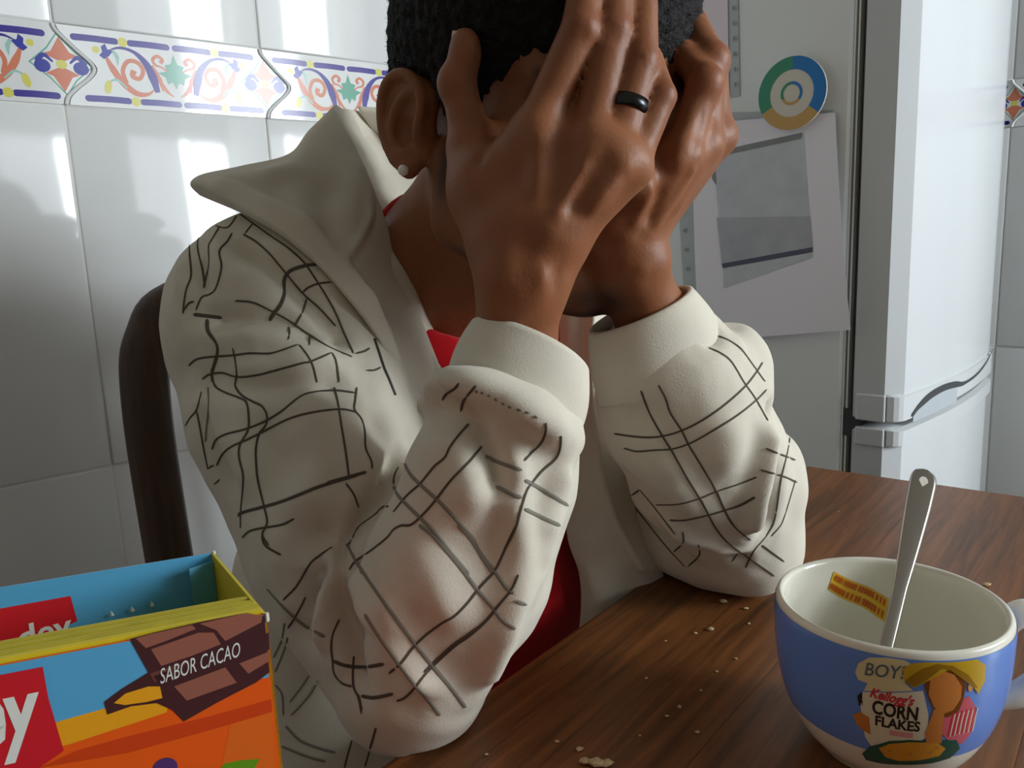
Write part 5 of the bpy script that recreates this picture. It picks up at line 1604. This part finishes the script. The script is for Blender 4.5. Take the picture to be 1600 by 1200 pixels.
hood = net('hood', HN, M_hood, hoodie, 90, 48, .005, [
 ([(345, 278), (425, 300), (505, 352), (565, 420), (606, 500)], .003, -.0024),
 ([(325, 284), (400, 310), (480, 358), (545, 428), (594, 515)], .007, .0035),
 ([(574, 300), (580, 335), (566, 375), (538, 412)], .0035, .0030), ([(582, 312), (584, 345), (566, 385), (548, 412)], .0025, -.0022),
 ([(510, 262), (515, 320), (525, 400)], .012, -.006), ([(480, 250), (430, 272), (370, 280)], .010, .005), ([(470, 300), (400, 300)], .012, -.004), ([(440, 320), (500, 380), (545, 440)], .012, .003),
 ([(545, 230), (560, 290), (570, 330)], .012, .004), ([(560, 440), (600, 520), (640, 620)], .005, .004), ([(600, 440), (640, 520)], .012, -.004)])
net('hood', [[(x, y, d) for x, y, d in r[1:]] for r in HN], M_hood, hoodie, 60, 36, .005, None, .0012, True)
net('hood_lining', [
 [(523, 168, .632), (548, 170, .672), (585, 174, .715), (640, 190, .750), (720, 220, .770)],
 [(540, 200, .640), (562, 205, .675), (594, 210, .710), (645, 222, .735), (720, 245, .750)],
 [(556, 235, .630), (574, 238, .660), (600, 243, .690), (645, 252, .705), (710, 265, .715)],
 [(575, 300, .622), (590, 300, .640), (612, 300, .665), (645, 300, .680), (700, 300, .69)],
 [(600, 400, .620), (615, 400, .640), (635, 400, .660), (660, 400, .675), (710, 400, .685)],
], M_hood, hoodie, 50, 30, .004, [([(560, 175), (575, 230)], .006, -.003), ([(545, 180), (585, 240)], .006, .003)])
# left front of the jacket hanging open, with its zip edge
LP_ = [
 [(876, 380, .640), (872, 520, .628), (880, 680, .622), (884, 830, .628), (905, 900, .640), (903, 990, .652), (880, 1100, .66)],
 [(906, 385, .630), (896, 520, .618), (902, 680, .612), (915, 810, .618), (935, 890, .630), (940, 975, .645), (930, 1090, .66)],
 [(930, 390, .625), (922, 520, .612), (925, 680, .606), (945, 800, .612), (972, 870, .628), (990, 930, .645), (1000, 1060, .66)],
 [(944, 400, .630), (936, 520, .618), (936, 680, .610), (962, 800, .618), (1000, 880, .632), (1016, 915, .650), (1030, 1060, .67)],
 [(985, 410, .665), (975, 520, .655), (975, 680, .645), (998, 800, .648), (1030, 880, .655), (1040, 915, .665), (1050, 1060, .68)],
]
net('front_panel', LP_, M_hood, hoodie, 60, 30, .004, [([(932, 420), (924, 560), (932, 680), (955, 795), (1005, 895)], .003, .0028), ([(915, 430), (905, 560), (915, 690)], .008, -.004), ([(905, 850), (930, 940)], .008, .003)])

# ---- stud in the ear, ring, nails
ec = at(630, 266, .452)
bm = bmesh.new(); bmesh.ops.create_icosphere(bm, subdivisions=3, radius=.0031)
es = from_bm('ear_stud', bm, mat('stud_pearl', srgb(226, 224, 214), rough=.2, spec=.6), person, True, Matrix.Translation(ec)); es['label'] = 'white stud in the ear lobe'
ra = RR[1]-RR[0]; ra /= np.linalg.norm(ra)
rcn = RR[0]+(RR[1]-RR[0])*.52
prof = [(.0092, -.0033), (.0099, -.0031), (.0103, 0), (.0099, .0031), (.0092, .0033), (.0089, 0), (.0092, -.0033)]
V, Fc = lathe(prof, 48)
rx = np.cross(ra, [0, 1.0, 0]); rx /= np.linalg.norm(rx); ry = np.cross(ra, rx)
mr = frame(rcn, rx, ry, ra)
rg = mesh_obj('ring', [tuple(mr @ Vector(v)) for v in V], Fc, mat('gunmetal', srgb(58, 60, 62), rough=.25, metal=1), person, True); rg['label'] = 'dark metal ring on the ring finger'
M_nail = mat('nail', srgb(196, 150, 128), rough=.3)
def nail(c, ax_, nrm_, l, w):
    ax_ = ax_/np.linalg.norm(ax_); nrm_ = nrm_-ax_*(nrm_@ax_); nrm_ /= np.linalg.norm(nrm_); sx_ = np.cross(ax_, nrm_)
    V = []; Fc = []; n = 8
    for i in range(n+1):
        for j in range(n+1):
            u_ = -1+2*i/n; v_ = -1+2*j/n
            V.append(tuple(c+ax_*l*u_*math.sqrt(1-v_*v_*.35)+sx_*w*v_*math.sqrt(1-max(-u_, 0)**2*.3)-nrm_*.0022*v_*v_))
    for i in range(n):
        for j in range(n):
            a = i*(n+1)+j; Fc.append((a, a+1, a+n+2, a+n+1))
    o = mesh_obj('nail', V, Fc, M_nail, person, True)
    md = o.modifiers.new('thickness', 'SOLIDIFY'); md.thickness = .0006; md.offset = 0
nail(at(705, 68, .4190), RTH[2]-RTH[1], -rgt-.15*fwd, .0062, .0050)

# ---- trousers and shoes under the table
PV = SDF((-.40, .30, 0.0), (.45, 1.10, .62), .008)
hp0 = np.array([chair.location.x, chair.location.y, 0])
for s in (1, -1):
    hip = hp0+BR*.09*s+np.array([0, 0, .535]); kn = hip+BF*.38+BR*.03*s+np.array([0, 0, -.02]); an = kn+np.array([0, 0, -.43])-BF*.02
    PV.cone(hip, .085, kn, .065, .02); PV.cone(kn, .062, an, .055, .02)
PV.cone(hp0+np.array([0, 0, .55])+BR*.06, .105, hp0+np.array([0, 0, .55])-BR*.06, .105, .03)
Vp, Qp = PV.mesh(2); del PV
quad_obj('trousers', Vp, Qp, M_jean, person)
for s in (1, -1):
    hip = hp0+BR*.09*s; an = hip+BF*.36+BR*.03*s
    SS = SDF(an+np.array([-.2, -.2, 0])-.0, an+np.array([.2, .2, .14]), .006)
    SS.cone(an+np.array([0, 0, .045]), .043, an+BF*.15+np.array([0, 0, .035]), .033, .02)
    SS.cone(an+np.array([0, 0, .08]), .042, an+np.array([0, 0, .045]), .042, .02)
    Vs, Qs = SS.mesh(1); Vs[:, 2] = np.maximum(Vs[:, 2], .001)
    quad_obj('shoe', Vs, Qs, mat('shoe_black', srgb(30, 30, 32), rough=.5), person)
